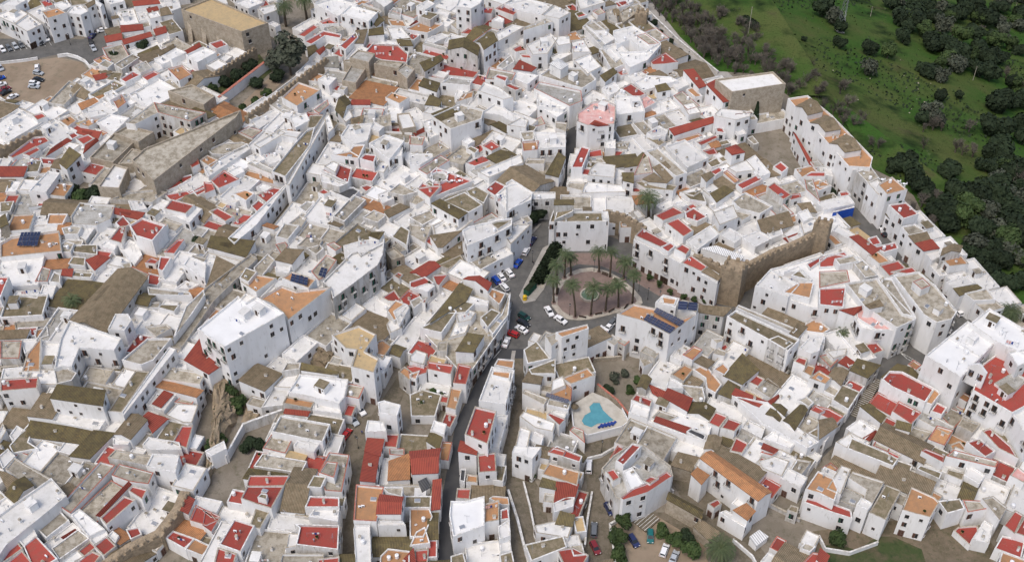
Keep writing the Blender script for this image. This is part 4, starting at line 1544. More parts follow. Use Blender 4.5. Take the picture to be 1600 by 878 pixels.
        for s in range(nst):
            zc = top0-1.0-3.2*s
            if zc < 1.0: break
            ground = zc-1.2 < 1.6
            for q in range(nx):
                if r.random() < (skp if Ln > 8 else .45): continue
                f = (q+.5+r.uniform(-jit, jit)*(nx > 1))/nx; p = a+e*f
                pp = p+n*.5
                if covered(pp.x, pp.y, zc-.9, v) or covered(pp.x+n.x, pp.y+n.y, zc-.9, v): continue
                if ground and r.random() < .38:
                    me = DM[2] if (r.random() < .15 and Ln > 5) else r.choice(DM[:2])
                    if covered(pp.x, pp.y, .8, v): continue
                    ob('door', me, root, (p.x-ox, p.y-oy, .02), rot); continue
                if bal and s < nst-1 and r.random() < .75: me = BM[(0, 2, 0, 2, 1)[int(style*50) % 5]]; nm = 'balcony_window'
                else: me = WM[(0, 1, 3, 0, 5, 1, 4, 2)[int(style*8)] if r.random() < .6 else (0, 1, 3, 4, 4, 5)[r.randrange(6)]]; nm = 'window'
                if 'y' in v['flag'] and r.random() < .72: continue
                ob(nm, me, root, (p.x-ox, p.y-oy, zc), rot)
    # roof furniture
    if t == 'F' and IN and v['A'] > 14 and not (v['flag'] and r.random() < .6):
        bb = v['bb']
        def spot(mg):
            for _ in range(14):
                x = r.uniform(bb[0], bb[1]); y = r.uniform(bb[2], bb[3])
                if all(inside(Q, x+dx*mg, y+dy*mg) for dx in (-1, 1) for dy in (-1, 1)) and not covered(x, y, rz+.3, v) and not covered(x+mg, y-mg, rz+.3, v) and not covered(x-mg, y+mg, rz+.3, v): return x, y
            return None
        e = Vector(Q[1])-Vector(Q[0]); ang = atan2(e.y, e.x)
        while ang > pi/4: ang -= pi/2
        while ang < -pi/4: ang += pi/2
        if v['A'] > 75 and c != 'o' or v['A'] > 160:
            for _ in range(1+(v['A'] > 200)):
                p = spot(2.3)
                if p and r.random() < .75: ob('roof_hut', r.choice(HU), root, (p[0]-ox, p[1]-oy, rz), ang+r.choice([0, 0, pi/2, -pi/2]))
        nsm = min(9, int(v['A']/20)+(r.random() < .5))
        for _ in range(nsm):
            p = spot(.7)
            if not p: continue
            w = r.random()
            if w < .30: ob('chimney', r.choice(CH), root, (p[0]-ox, p[1]-oy, rz-.02), ang)
            elif w < .50: ob('antenna', AN, root, (p[0]-ox, p[1]-oy, rz-.02), r.uniform(0, 3))
            elif w < .60: ob('satellite_dish', DI, root, (p[0]-ox, p[1]-oy, rz-.02), r.uniform(-.6, .6))
            elif w < .68: ob('water_tank', TK, root, (p[0]-ox, p[1]-oy, rz-.02), ang)
            elif w < .78: ob('air_conditioner', AC, root, (p[0]-ox, p[1]-oy, rz-.02), ang)
            elif w < .82: ob('laundry_line', r.choice(LD), root, (p[0]-ox, p[1]-oy, rz-.02), ang+.2)
            elif w < .87: ob('skylight', SK, root, (p[0]-ox, p[1]-oy, rz-.02), ang)
            elif w < .98 and c in 'rotp': ob('potted_plant', PT, root, (p[0]-ox, p[1]-oy, rz-.02), ang)
    elif t != 'F' and r.random() < .45 and v['A'] > 25:
        p = v['W'][0].lerp(v['W'][2], r.uniform(.35, .65)); ob('chimney', r.choice(CH[:2]), root, (p.x-ox, p.y-oy, h+.1), 0)
RN = {'W': 'bright white', 'n': 'beige', 'w': 'white', 'g': 'grey', 'b': 'brown', 'r': 'red', 'o': 'terracotta', 't': 'terracotta', 'p': 'pink', 'k': 'dark', 'm': 'mossy green'}
for key, vs in clusters.items():
    vs.sort(key=lambda v: -v['A'])
    b = vs[0]; r = random.Random(100+key)
    cx = sum(q[0] for q in b['Q'])/len(b['Q']); cy = sum(q[1] for q in b['Q'])/len(b['Q'])
    org = Vector((cx, cy, 0))
    root = bpy.data.objects.new('stone_building' if 'y' in b['flag'] else 'white_house', None); root.location = org; link(root)
    mh = max(v['h'] for v in vs)
    st = 'tall' if mh > 11 else ('low' if mh < 5.2 else '')
    def rf(v): return RN[v['c']]+(' flat roof' if v['t'] == 'F' else ' tiled roof')
    kinds = []
    for v in vs:
        if rf(v) not in kinds: kinds.append(rf(v))
    ph = ('tan stone building' if 'y' in b['flag'] else (st+' white house').strip())+' with '+kinds[0]
    want_label(root, ph, 'building' if 'y' in b['flag'] else 'house', 'whitewashed houses of the old town' if 'y' not in b['flag'] else 'tan stone buildings', b['pc'])
    for v in vs: build_block(v, root, org, r, v is b)
print('objects after houses', len(bpy.data.objects))
exec_rest = True
# ------------------------------------------------------------------ ground
N = 40
V = []; Fc = []
S0, S1 = -700.0, 900.0
for i in range(N+1):
    s = S0+(S1-S0)*i/N
    for j in range(N+1):
        d = 620.0*(j/N)**1.6; p = E0+ED*s+EN*d; V.append((p.x, p.y, hill(d, s)))
for i in range(N):
    for j in range(N):
        a = i*(N+1)+j; q = (a, a+1, a+N+2, a+N+1); Fc.append(q)
def fixup(V, F_):
    out = []
    for f in F_:
        a, b, c = Vector(V[f[0]]), Vector(V[f[1]]), Vector(V[f[2]])
        out.append(f if (b-a).cross(c-a).z > 0 else f[::-1])
    return out
# finer near rows handled by the power spacing; subdivide along s by 4
N2 = 160; V = []; Fc = []
for i in range(N2+1):
    s = S0+(S1-S0)*i/N2
    for j in range(N+1):
        d = 620.0*(j/N)**1.6; p = E0+ED*s+EN*d; V.append((p.x, p.y, hill(d, s)))
for i in range(N2):
    for j in range(N):
        a = i*(N+1)+j; Fc.append((a, a+1, a+N+2, a+N+1))
o = structure('hillside', V, fixup(V, Fc), M['grass'])
# farther valley floor out to the horizon
a = E0+ED*S0+EN*620; b = E0+ED*S1+EN*620; zz = -0.30*620-4
V = [tuple((E0+ED*-3000+EN*600)+Vector((0,0,zz-2))), tuple((E0+ED*4000+EN*600)+Vector((0,0,zz-2))), tuple((E0+ED*4000+EN*5000)+Vector((0,0,zz-40))), tuple((E0+ED*-3000+EN*5000)+Vector((0,0,zz-40)))]
structure('valley', V, fixup(V, [(0, 1, 2, 3)]), M['grass'])
a = E0+ED*S0; b = E0+ED*S1
V = [tuple(a), tuple(b), tuple(b-EN*2500), tuple(a-EN*2500)]
structure('ground', V, fixup(V, [(0, 1, 2, 3)]), M['townground'])
lay = [0]
def sheet(name, txt, m, z=None, kind=True):
    lay[0] += 1; zz = .004*lay[0]+.004 if z is None else z
    P = [at(*[float(c) for c in q.split(',')]) for q in txt.split()]
    V = [(p.x, p.y, zz) for p in P]
    if area(V) < 0: V = V[::-1]
    o = structure(name, V, [tuple(range(len(V)))], m); return zz
def strip(name, txt, w, m, z=None):
    lay[0] += 1; zz = .004*lay[0]+.004 if z is None else z
    P = [at(*[float(c) for c in q.split(',')]) for q in txt.split()]
    V = []; F_ = []
    for i, p in enumerate(P):
        d = (P[min(i+1, len(P)-1)]-P[max(i-1, 0)]).normalized(); n = Vector((-d.y, d.x, 0))
        V += [(p.x+n.x*w/2, p.y+n.y*w/2, zz), (p.x-n.x*w/2, p.y-n.y*w/2, zz)]
    for i in range(len(P)-1): F_.append((2*i, 2*i+1, 2*i+3, 2*i+2))
    return structure(name, V, fixup(V, F_), m)
sheet('road', '-30,62 66,60 130,62 165,38 150,-20 190,-20 192,30 168,62 166,82 158,104 130,98 90,86 60,92 -30,104', M['asphalt'])
sheet('car_park', '-30,100 60,94 90,90 128,98 142,118 118,135 96,158 60,168 -30,172', M['dirt'])
sheet('road', '835,340 862,340 1000,385 1130,470 1200,500 1175,560 830,545 760,545 740,440', M['asphalt'])
sheet('street', '770,545 830,545 800,620 770,700 735,800 725,890 680,890 690,780 712,660', M['asphalt_dark'])
sheet('street', '800,560 840,560 812,700 850,780 870,890 800,890 786,780 786,700', M['cobble'])
sheet('street', '890,690 975,680 960,740 965,800 1000,890 896,890 920,740', M['cobble'])
sheet('street', '975,690 1060,690 1200,870 1180,890 1010,800 1080,800 1040,740', M['cobble'])
sheet('square', '965,800 1000,790 1050,820 1100,850 1110,890 985,890 960,850', M['dirt'])
sheet('street', '640,560 655,560 600,690 560,760 555,890 530,890 545,760 510,720 530,660 580,650', M['cobble'])
sheet('street', '1225,190 1250,195 1330,290 1400,390 1450,440 1540,510 1500,540 1440,450 1360,400 1290,300', M['asphalt'])
sheet('road', '1300,560 1440,530 1500,470 1540,500 1450,590 1380,620 1260,740 1230,760 1300,640', M['asphalt'])
sheet('street', '1130,500 1190,420 1290,390 1300,400 1180,460 1160,530', M['asphalt'])
sheet('yard', '1145,220 1200,205 1232,205 1290,262 1240,290 1200,270', M['townground'])
sheet('road', '505,190 520,190 528,215 520,240 440,350 400,380 385,400 380,380 440,320 500,250', M['cobble'])
sheet('street', '880,210 900,195 905,210 885,300 870,300', M['asphalt_dark'])
strip('promenade', '1004,8 1060,66 1122,118 1180,170', 9.0, M['paving'])
def raised(name, txt, h, m):
    P = [at(*[float(c) for c in q.split(',')]) for q in txt.split()]; Q = [(p.x, p.y) for p in P]
    if area(Q) < 0: Q = Q[::-1]
    mb = MB(); mb.prism(Q, 0, h, 0, 1); o = ob(name, mb.me(name, [M['kerb'], M[m]])); o['kind'] = 'structure'
raised('pavement', '866,378 878,382 850,452 836,470 818,474 811,462 848,388', .13, 'paving')
raised('pavement', '878,402 900,396 950,396 1000,420 1060,452 1120,476 1124,488 1050,474 1012,452 975,430 940,416 905,413 880,420', .12, 'brickpave')
raised('pavement', '742,452 800,402 846,350 842,350 796,396 736,446', .12, 'paving')
raised('pavement', '1232,196 1330,292 1326,296 1228,200', .12, 'paving')
raised('pavement', '800,548 806,548 790,640 786,640', .12, 'paving')
# zebra crossing
for i in range(7):
    p = at(1413+i*4.2, 556+i*2.4); mb = MB(); mb.box(0, 0, 0, .004, .5, 2.8, 0, .55); o = ob('zebra_stripe', mb.me('zebra_stripe', [M['lane']]), None, (p.x, p.y, .10)); o['kind'] = 'structure'
for q in ((860,545,1.0,3.4),(775,449,2.3,2.4),(800,432,2.3,2.4),(792,440,2.3,2.4),(777,553,2.6,3.6)):
    p = at(q[0], q[1]); mb = MB(); mb.box(0, 0, 0, .004, .14, q[3]*1.2, 0, q[2]); o = ob('road_marking', mb.me('road_marking', [M['lane']]), None, (p.x, p.y, .09)); o['kind'] = 'structure'
for i in range(9):
    p = at(2+i*9.5, 80-i*1.5); mb = MB(); mb.box(0, 0, 0, .004, .14, 4.2, 0, .6); o = ob('road_marking', mb.me('road_marking', [M['lane']]), None, (p.x, p.y, .09)); o['kind'] = 'structure'
# ------------------------------------------------------------------ plaza
ISL = [(862,478),(863,462),(869,448),(878,436),(889,427),(905,421),(925,419),(948,424),(970,436),(990,452),(1002,466),(1004,474),(997,480),(975,486),(950,493),(925,499),(905,501),(886,499),(872,491)]
P = [at(*q) for q in ISL]
if area(P) < 0: P = P[::-1]
P2 = [(p.x, p.y) for p in P]; I1 = inset(P2, 1.7)
mb = MB(); mb.prism(P2, 0, .28, 0); o = ob('island_kerb', mb.me('island_kerb', [M['kerb']])); o['kind'] = 'structure'
structure('island_paving', [(x, y, .285) for x, y in I1], [tuple(range(len(I1)))], M['brickpave'])
def ring_wall(mb, P, t, z0, z1, m=0, closed=True):
    k = len(P); n = k if closed else k-1
    for i in range(n):
        a = Vector(P[i]); b = Vector(P[(i+1) % k]); d = b-a; mb.box((a.x+b.x)/2, (a.y+b.y)/2, z0, z1, d.length+.02, t, m, atan2(d.y, d.x))
# fountain
f = at(921, 462, .3); T = thing('fountain', (f.x, f.y, .28), 'round stone fountain with green basin in the middle of the palm plaza', 'fountain')
mb = MB(); k = 20
for i in range(k):
    a0, a1 = 2*pi*i/k, 2*pi*(i+1)/k; r0, r1 = 2.5, 2.95
    mb.prism([(r0*cos(a0), r0*sin(a0)), (r1*cos(a0), r1*sin(a0)), (r1*cos(a1), r1*sin(a1)), (r0*cos(a1), r0*sin(a1))], 0, .65, 0)
ob('basin', mb.me('basin', [M['kerb']]), T)
mb = MB(); mb.cyl(0, 0, 0, .4, 2.5, 2.5, 20, 0); ob('water', mb.me('water', [mat('green_tiles', (.10,.16,.10), (.2,.24,.2), None, 1, .1, 0)]), T)
mb = MB(); mb.cyl(0, 0, .3, 1.4, .45, .25, 10, 0); mb.cyl(0, 0, 1.4, 1.65, .3, 1.1, 14, 0); mb.cyl(0, 0, 1.65, 2.5, .18, .12, 8, 0); mb.cyl(0, 0, 2.5, 2.65, .15, .5, 10, 0); mb.cyl(0, 0, 2.65, 3.1, .1, .02, 8, 0)
ob('pedestal', mb.me('pedestal', [M['kerb']]), T)
# benches round the island
bm_ = MB(); bm_.box(0, 0, .42, .5, 2.2, .5, 0); bm_.box(0, .27, .6, 1.0, 2.2, .08, 0)
BS = bm_.me('seat', [M['wood']]); lg = MB(); lg.box(0, 0, 0, .45, .08, .45, 0); lg.box(0, .25, .45, 1.0, .08, .08, 0); BL = lg.me('leg', [M['iron']])
bl = ['nearest the fountain lamp', '', '', '', '', '', '']
for i, (x, y) in enumerate(((910,496),(935,491),(955,486),(978,480),(945,430),(962,440),(872,455))):
    p = at(x, y, .3); q = at(921, 460)
    o = thing('park_bench', (p.x, p.y, .285), '', 'bench', 'benches round the plaza island', atan2(q.y-p.y, q.x-p.x)+pi/2)
    tag(o, 'dark slatted bench on the plaza rim, %s counting round from the white parked saloon' % ['first','second','third','fourth','sixth','fifth','last'][i], 'bench', 'benches round the plaza island')
    ob('seat', BS, o); ob('leg', BL, o, (-.9, 0, 0)); ob('leg', BL, o, (.9, 0, 0))
# ------------------------------------------------------------------ palms
def frond_mesh(n, L, droop, seed, up=.5):
    r = random.Random(seed); mb = MB()
    for i in range(n):
        a = i*2.39996+r.uniform(-.1, .1); el = up+(.9-1.7*(i/n))+r.uniform(-.1, .1); Lf = L*r.uniform(.85, 1.1)
        seg = 7; px_, pz = 0.0, 0.0; ang = el; pts = []
        for s in range(seg+1):
            pts.append((px_, pz, ang)); st = Lf/seg; px_ += cos(ang)*st; pz += sin(ang)*st; ang -= droop/seg*(1+s*.25)
        ca, sa = cos(a), sin(a)
        for s in range(seg):
            # leaflets on both sides
            for q in range(2):
                t = (s+q/2)/seg; x0, z0 = pts[s][0]*(1-q/2)+pts[s+1][0]*q/2, pts[s][1]*(1-q/2)+pts[s+1][1]*q/2
                wd = .50*sin(pi*min(1, t*.85+.12))+.08
                for sd in (-1, 1):
                    lx = x0+wd*.55; lz = z0-wd*.35
                    A = (x0*ca, x0*sa, z0); B = ((x0+.11)*ca, (x0+.11)*sa, z0-.02)
                    Cc = (lx*ca-sd*wd*sa, lx*sa+sd*wd*ca, lz); D = ((lx-.07)*ca-sd*wd*sa, (lx-.07)*sa+sd*wd*ca, lz)
                    mb.quad(A, B, Cc, D, 0)
        for s in range(seg):
            x0, z0, _ = pts[s]; x1, z1, _ = pts[s+1]; w = .05
            mb.quad((x0*ca-w*sa, x0*sa+w*ca, z0), (x0*ca+w*sa, x0*sa-w*ca, z0), (x1*ca+w*sa, x1*sa-w*ca, z1), (x1*ca-w*sa, x1*sa+w*ca, z1), 0)
    return mb.me('fronds', [M['palmleaf']])
FR = [frond_mesh(34, 3.4, 1.3, s) for s in range(3)]; FRB = frond_mesh(70, 5.2, 1.4, 9, .45)
def palm(bx, by, tx, ty, label, group, zb=.285, big=False, Hh=None):
    b = at(bx, by, zb)
    # trunk top: height where the crown pixel lies above the base
    hh = Hh or max(4.0, min(12, (by-ty)/(3.75*(1+.0006*(by-439)))))
    top = at(tx, ty, hh+zb)
    lean = Vector((top.x-b.x, top.y-b.y, 0)); 
    if lean.length > 1.6: lean = lean.normalized()*1.6
    T = thing('palm_tree', b, label, 'palm', group); sc_ = rnd.uniform(.85, 1.12)
    mb = MB(); r = .26 if not big else .42; n = 8
    pts = [(lean.x*(s/n)**1.5, lean.y*(s/n)**1.5, hh*s/n) for s in range(n+1)]
    mb.tube(pts, [r*(1.25-.45*s/n)*(1.12 if s % 2 else 1) for s in range(n+1)], 8); ob('trunk', mb.me('trunk', [M['trunk']], True), T)
    o = ob('crown', FRB if big else FR[len(bpy.data.objects) % 3], T, (pts[-1][0], pts[-1][1], hh), bx)
    if not big: o.scale = (sc_, sc_, sc_*rnd.uniform(.85, 1.1)); o.rotation_euler = (rnd.uniform(-.15, .15), rnd.uniform(-.15, .15), bx)
    if zb > .1 and not big:
        mb = MB(); mb.cyl(0, 0, 0, .12, .8, .8, 12, 0); ob('planter_ring', mb.me('planter_ring', [M['brickpave']]), T)
PL = [((882,434),(884,398),'behind the hedge end, inner left'),((892,430),(891,404),'leftmost of the back rim pair'),((936,425),(935,394),'small one at the back rim centre'),((953,433),(956,394),'at the back rim right of the small one'),((974,436),(977,411),'slender one outside the island near the white row'),((988,474),(991,430),'at the right end of the island'),((865,473),(864,438),'at the left end of the island'),((870,460),(870,416),'leaning over the hedge end'),((899,495),(892,445),'with leaning trunk by the white parked saloon'),((923,492),(928,451),'in front of the fountain'),((946,486),(950,452),'with dark crown right of the fountain'),((966,480),(966,446),'on the front rim before the right end')]
for (b, t, s) in PL: palm(b[0], b[1], t[0], t[1], 'date palm '+s, 'palms round the plaza')
palm(1013, 346, 1013, 310, 'large lone date palm before a white wall by the battlement', None, 0, True)
palm(113, 492, 112, 470, 'palm with drooping crown in the yard beside the long brown roof', None, 0, False, 5)
palm(447, 42, 446, 14, 'feathery palm in the church garden, left of the pair', None, 0, True)
palm(480, 34, 474, 4, 'feathery palm in the church garden, right of the pair', None, 0, True)
palm(1128, 880, 1125, 855, 'wide palm at the bottom edge beside the parked cars', None, 0, True, 4)
palm(1318, 545, 1316, 522, 'stout palm under the pink curved terrace', None, 0, False, 5)
palm(1578, 510, 1576, 486, 'bushy palm at the right edge below the green slope', None, 0, True, 4)
# ------------------------------------------------------------------ trees
def crown_mesh(seed, n, rad, hgt, leaf, m, lobes=7, gap=.0, flat=1.0):
    r = random.Random(seed); mb = MB(); L = []
    for i in range(lobes):
        a = r.uniform(0, 2*pi); q = rad*r.uniform(.2, .62); L.append((q*cos(a), q*sin(a), hgt*r.uniform(.25, .78), rad*r.uniform(.32, .55)))
    L.append((0, 0, hgt*.6, rad*.6))
    for i in range(n):
        c = r.choice(L); 
        while True:
            v = Vector((r.gauss(0, 1), r.gauss(0, 1), r.gauss(0, 1)))
            if v.length > .1: break
        v = v.normalized(); q = c[3]*(r.random()**.35)
        p = Vector((c[0]+v.x*q, c[1]+v.y*q, max(.15, c[2]+v.z*q*.8*flat)))
        nn = (v+Vector((r.uniform(-.7, .7), r.uniform(-.7, .7), r.uniform(-.2, .9)))).normalized(); u = nn.orthogonal().normalized(); w = nn.cross(u); s = leaf*r.uniform(.6, 1.3)
        mb.quad(p-u*s-w*s*.6, p+u*s*.8-w*s*.5, p+u*s+w*s*.6, p-u*s*.6+w*s*.7)
    return mb.me('crown', [m])
def trunk_mesh(h, r0, seed, m, limbs=4):
    r = random.Random(seed); mb = MB(); mb.tube([(0,0,-.3),(.1,0,h*.5),(0,.1,h)], [r0*1.2, r0, r0*.7], 7)
    for i in range(limbs):
        a = i*2*pi/limbs+r.uniform(-.4, .4); mb.tube([(0,0,h*.7),(.5*h*cos(a)*.6,.5*h*sin(a)*.6,h*1.15),(h*.75*cos(a),h*.75*sin(a),h*1.6)], [r0*.6, r0*.4, r0*.12], 5)
    return mb.me('trunk', [m])
def bare_mesh(seed, hgt, rad):
    r = random.Random(seed); mb = MB()
    def br(p, d, L, w, lev):
        q = p+d*L
        if lev < 3: mb.tube([tuple(p), tuple((p+q)/2+Vector((r.uniform(-.1,.1),)*3)*L*.3), tuple(q)], [w, w*.8, w*.55], 3 if lev else 5)
        else:
            u = d.orthogonal().normalized()*w*1.1; mb.quad(p-u, p+u, q+u*.4, q-u*.4)
        if lev == 4: return
        for i in range(6 if lev else 7):
            e = (d*.75+Vector((r.uniform(-1,1), r.uniform(-1,1), r.uniform(-.25,.8)))*.75).normalized()
            br(p+d*L*r.uniform(.45, 1), e, L*r.uniform(.5, .75), w*.5, lev+1)
    br(Vector((0,0,-.3)), Vector((0,0,1)), hgt*.33, .22, 0)
    return mb.me('crown', [M['twig']])
CR = {'dark': [crown_mesh(s, 2400, 3.4, 4.6, .40, M['leaf_dark'], 9) for s in range(4)],
      'mid': [crown_mesh(20+s, 1500, 3.0, 4.6, .32, M['leaf_mid']) for s in range(3)],
      'grey': [crown_mesh(30+s, 1300, 3.0, 4.4, .30, M['leaf_grey']) for s in range(3)]}
TR = [trunk_mesh(1.8, .22, s, M['bark']) for s in range(3)]
BR = [bare_mesh(s, 7.5, 4) for s in range(4)]
def tree(px, py, kind, sc, phrase, group, cat='tree', z=None, lift=0.0, name=None):
    b = atg(px, py) if z is None else at(px, py, z)
    name = name or ('bare_tree' if kind == 'bare' else 'shrub' if cat == 'shrub' else 'broadleaf_tree')
    T = bpy.data.objects.new(name, None); T.location = b; link(T); T.rotation_euler = (0, 0, rnd.uniform(0, 6.28)); T.scale = (sc, sc, sc*rnd.uniform(.85, 1.15))
    want_label(T, phrase, cat, group, (px, py))
    if kind == 'bare':
        ob('crown', rnd.choice(BR), T); mb = TR[0]; ob('trunk', mb, T)
    else:
        ob('crown', rnd.choice(CR[kind]), T, (0, 0, lift)); ob('trunk', rnd.choice(TR), T)
    return T
# town trees
for (x, y, k, s, li, ph) in ((455,118,'grey',2.3,2,'big grey-green tree in the walled garden'),(430,112,'grey',1.6,1.5,'grey-green tree in the walled garden'),(400,138,'dark',1,0,'dark garden bush'),(375,128,'dark',1.1,0,'dark garden bush'),(350,135,'dark',1.0,0,'dark garden bush'),(333,148,'mid',.9,0,'rounded green garden bush'),(392,112,'dark',1.1,0,'dark garden bush'),(418,152,'mid',.8,0,'rounded green garden bush'),(400,165,'mid',.8,0,'rounded green garden bush'),(380,176,'mid',.7,0,'rounded green garden bush'),(435,128,'dark',1.1,0,'dark garden bush'),
    (128,320,'mid',1.3,.5,'leafy tree beside the convent wall'),(145,318,'dark',1.2,.5,'leafy tree beside the convent wall'),(118,312,'dark',1.1,.5,'leafy tree beside the convent wall'),
    (195,30,'mid',1.2,.5,'street tree by the top left road'),(197,12,'mid',1.2,.8,'street tree by the top left road'),(210,38,'grey',.9,.3,'street tree by the top left road'),(225,80,'dark',.9,0,'dark bush beside the red sheds'),(180,92,'dark',.7,0,'dark bush beside the red sheds'),(212,76,'dark',.8,0,'dark bush beside the red sheds'),
    (972,822,'mid',.95,.4,'leafy tree beside the small dirt car park'),(964,848,'mid',.95,.4,'leafy tree beside the small dirt car park'),(966,874,'mid',.95,.4,'leafy tree beside the small dirt car park'),(1034,838,'mid',.85,.5,'leafy tree beside the small dirt car park'),(1054,850,'mid',.95,.5,'leafy tree beside the small dirt car park'),(1080,868,'mid',.95,.5,'leafy tree beside the small dirt car park'),(1068,846,'dark',.8,.4,'leafy tree beside the small dirt car park'),
    (314,385,'dark',.9,.3,'dark bush behind a white wall'),(960,596,'grey',.7,.1,'dark garden bush below the stone terrace'),(984,614,'mid',.6,.1,'green garden bush below the stone terrace'),(950,612,'dark',.6,0,'dark garden bush below the stone terrace'),(996,600,'mid',.6,0,'green garden bush below the stone terrace'),(975,588,'grey',.6,0,'green garden bush below the stone terrace'),
    (360,625,'mid',1.0,0,'bush on the rocky scarp'),(372,640,'mid',1.1,0,'bush on the rocky scarp'),(352,650,'dark',.9,0,'bush on the rocky scarp'),(395,612,'mid',.8,0,'bush on the rocky scarp'),(345,690,'mid',.8,0,'bush on the rocky scarp'),(330,705,'mid',.7,0,'bush on the rocky scarp'),(418,598,'dark',.6,0,'bush on the rocky scarp'),
    (390,700,'dark',.8,0,'dark bush in the sunken yard'),(410,704,'dark',.7,0,'dark bush in the sunken yard'),(826,352,'dark',1.1,.3,'dark climbing shrub under the arch wall'),(840,345,'dark',1.0,.5,'dark climbing shrub under the arch wall'),(812,360,'dark',.6,0,'dark climbing shrub under the arch wall'),
    (1306,850,'mid',.9,0,'green bush by the patch of grass'),(680,625,'mid',.8,0,'overgrown bush in the ruined yard'),(655,640,'mid',.7,0,'overgrown bush in the ruined yard'),(670,650,'dark',.5,0,'overgrown bush in the ruined yard'),(830,748,'mid',.5,0,'weedy bush beside the cobbled lane'),(515,345,'dark',.9,0,'dark bush in the street cutting'),(1150,630,'dark',.5,0,'low bush beside a white wall')):
    tree(x, y, k, s, ph, 'trees and bushes in the town', 'tree' if li > .2 else 'shrub', 0, li)
for i, (x, y) in enumerate(((1014,440),(1030,450),(1047,462),(1067,470),(1084,475),(1101,476))): tree(x, y, 'mid', .42, 'small orange tree along the white balconied row', 'small trees along the plaza pavement', 'tree', 0, 1.6)
for i, (x, y) in enumerate(((1019,46),(1031,54),(1043,73),(1057,87),(1070,100))): tree(x, y, 'dark', .72 if i != 1 else .45, 'round clipped tree on the promenade', 'clipped trees on the promenade', 'tree', 0, 1.2)
# hedge beside the parked cars
hp = [(868,382),(858,400),(848,420),(838,440)]
mb = MB(); rr = random.Random(5)
h0 = at(872, 386); h1 = at(838, 448)
for i in range(5200):
    t = rr.random(); p = h0.lerp(h1, t); s_ = rr.uniform(-2.3, 2.3); z = rr.uniform(.2, 4.6)*sqrt(max(.05, 1-(s_/2.6)**2)); n = Vector((rr.gauss(0,1), rr.gauss(0,1), rr.gauss(.4,1))).normalized(); u = n.orthogonal().normalized(); w = n.cross(u); q = Vector((p.x-h0.x+s_, p.y-h0.y+s_*.3, z)); s2 = .24
    mb.quad(q-u*s2-w*s2, q+u*s2-w*s2, q+u*s2+w*s2, q-u*s2+w*s2)
T = thing('hedge', h0, 'tall dark green hedge between the road and the palm plaza', 'hedge'); ob('foliage', mb.me('foliage', [M['leaf_dark']]), T)
mb = MB(); d = h1-h0; mb.box(d.x/2, d.y/2, 0, .25, d.length, 4.6, 0, atan2(d.y, d.x)); ob('kerb', mb.me('kerb', [M['kerb']]), T)
# cypress
b = at(1178, 200); T = thing('cypress_tree', b, 'slender dark cypress at the corner of the brown school building', 'tree')
rr = random.Random(3); mb = MB()
for i in range(1600):
    z = rr.uniform(.4, 11); rad = 1.15*min(1, z/1.5)*(1-(z/11.4)**2.2); a = rr.uniform(0, 2*pi); q = Vector((rad*cos(a), rad*sin(a), z)); n = Vector((cos(a), sin(a), rr.uniform(-.2,.6))).normalized(); u = n.orthogonal().normalized(); w = n.cross(u); s2 = .22
    mb.quad(q-u*s2-w*s2*2, q+u*s2-w*s2*2, q+u*s2*.5+w*s2*2, q-u*s2*.5+w*s2*2)
ob('crown', mb.me('crown', [M['leaf_dark']]), T); mb = MB(); mb.cyl(0,0,-.2,3,.18,.12,8,0); ob('trunk', mb.me('trunk', [M['bark']]), T)
# hillside vegetation: the shrubs one can tell apart
HILL = '''1357,108,1.7 1358,78,1.3 1386,84,1.4 1312,70,1.0 1300,28,1.8 1312,45,1.2 1284,18,1.6 1440,108,1.0 1448,112,1.4 1468,120,1.4 1165,40,1.5 1255,62,.5 1470,152,1.0 1452,172,1.6 1462,190,1.5 1444,186,1.3 1496,150,.7 1410,60,1.3 1440,50,1.6 1470,40,1.7 1500,60,1.8 1460,70,1.6 1480,95,1.5 1512,92,1.6 1530,112,1.6 1545,120,1.3 1410,20,1.6 1440,10,1.6 1470,15,1.7 1500,20,1.6 1530,30,1.6 1560,35,1.6 1590,40,1.6 1392,6,1.5 1420,38,1.5 1520,50,1.6 1550,60,1.3 1575,70,1.4 1592,80,1.3 1490,75,1.6 1525,75,1.5 1505,100,1.4 1540,95,1.5 1590,20,1.5 1560,12,1.5 1575,160,1.4 1592,160,1.3 1560,165,1.3 1580,130,1.0
1400,262,1.3 1412,258,1.4 1425,272,1.4 1430,290,1.4 1445,300,1.3 1455,312,1.3 1478,268,1.3 1484,258,.9 1548,238,1.4 1555,262,1.3 1570,270,1.5 1590,262,1.5 1540,262,1.2 1592,200,1.2 1548,205,.7 1500,320,1.6 1520,330,1.7 1540,340,1.6 1560,325,1.6 1480,330,1.5 1500,345,1.6 1530,360,1.6 1555,365,1.6 1575,350,1.5 1592,345,1.5 1475,350,1.4 1590,380,1.5 1570,390,1.5 1550,385,1.4 1520,380,1.5 1590,405,1.4 1460,335,1.4 1580,320,1.3 1595,300,1.2 1500,300,1.2 1520,305,1.3 1510,395,1.1 1530,410,1.1 1545,425,1.0 1560,440,1.2 1580,445,1.2 1595,440,1.2 1560,410,1.3 1300,300,.5'''
for q in HILL.split():
    x, y, s = [float(c) for c in q.split(',')]
    y += 5*s
    tree(x, y, rnd.choice(['dark','dark','dark','mid','grey']) if s > 1.35 else 'dark', s, 'dark evergreen tree on the green slope' if s > 1.05 else 'low evergreen bush on the green slope', 'evergreens on the hillside', 'tree' if s > 1.05 else 'shrub')
rb = random.Random(21)
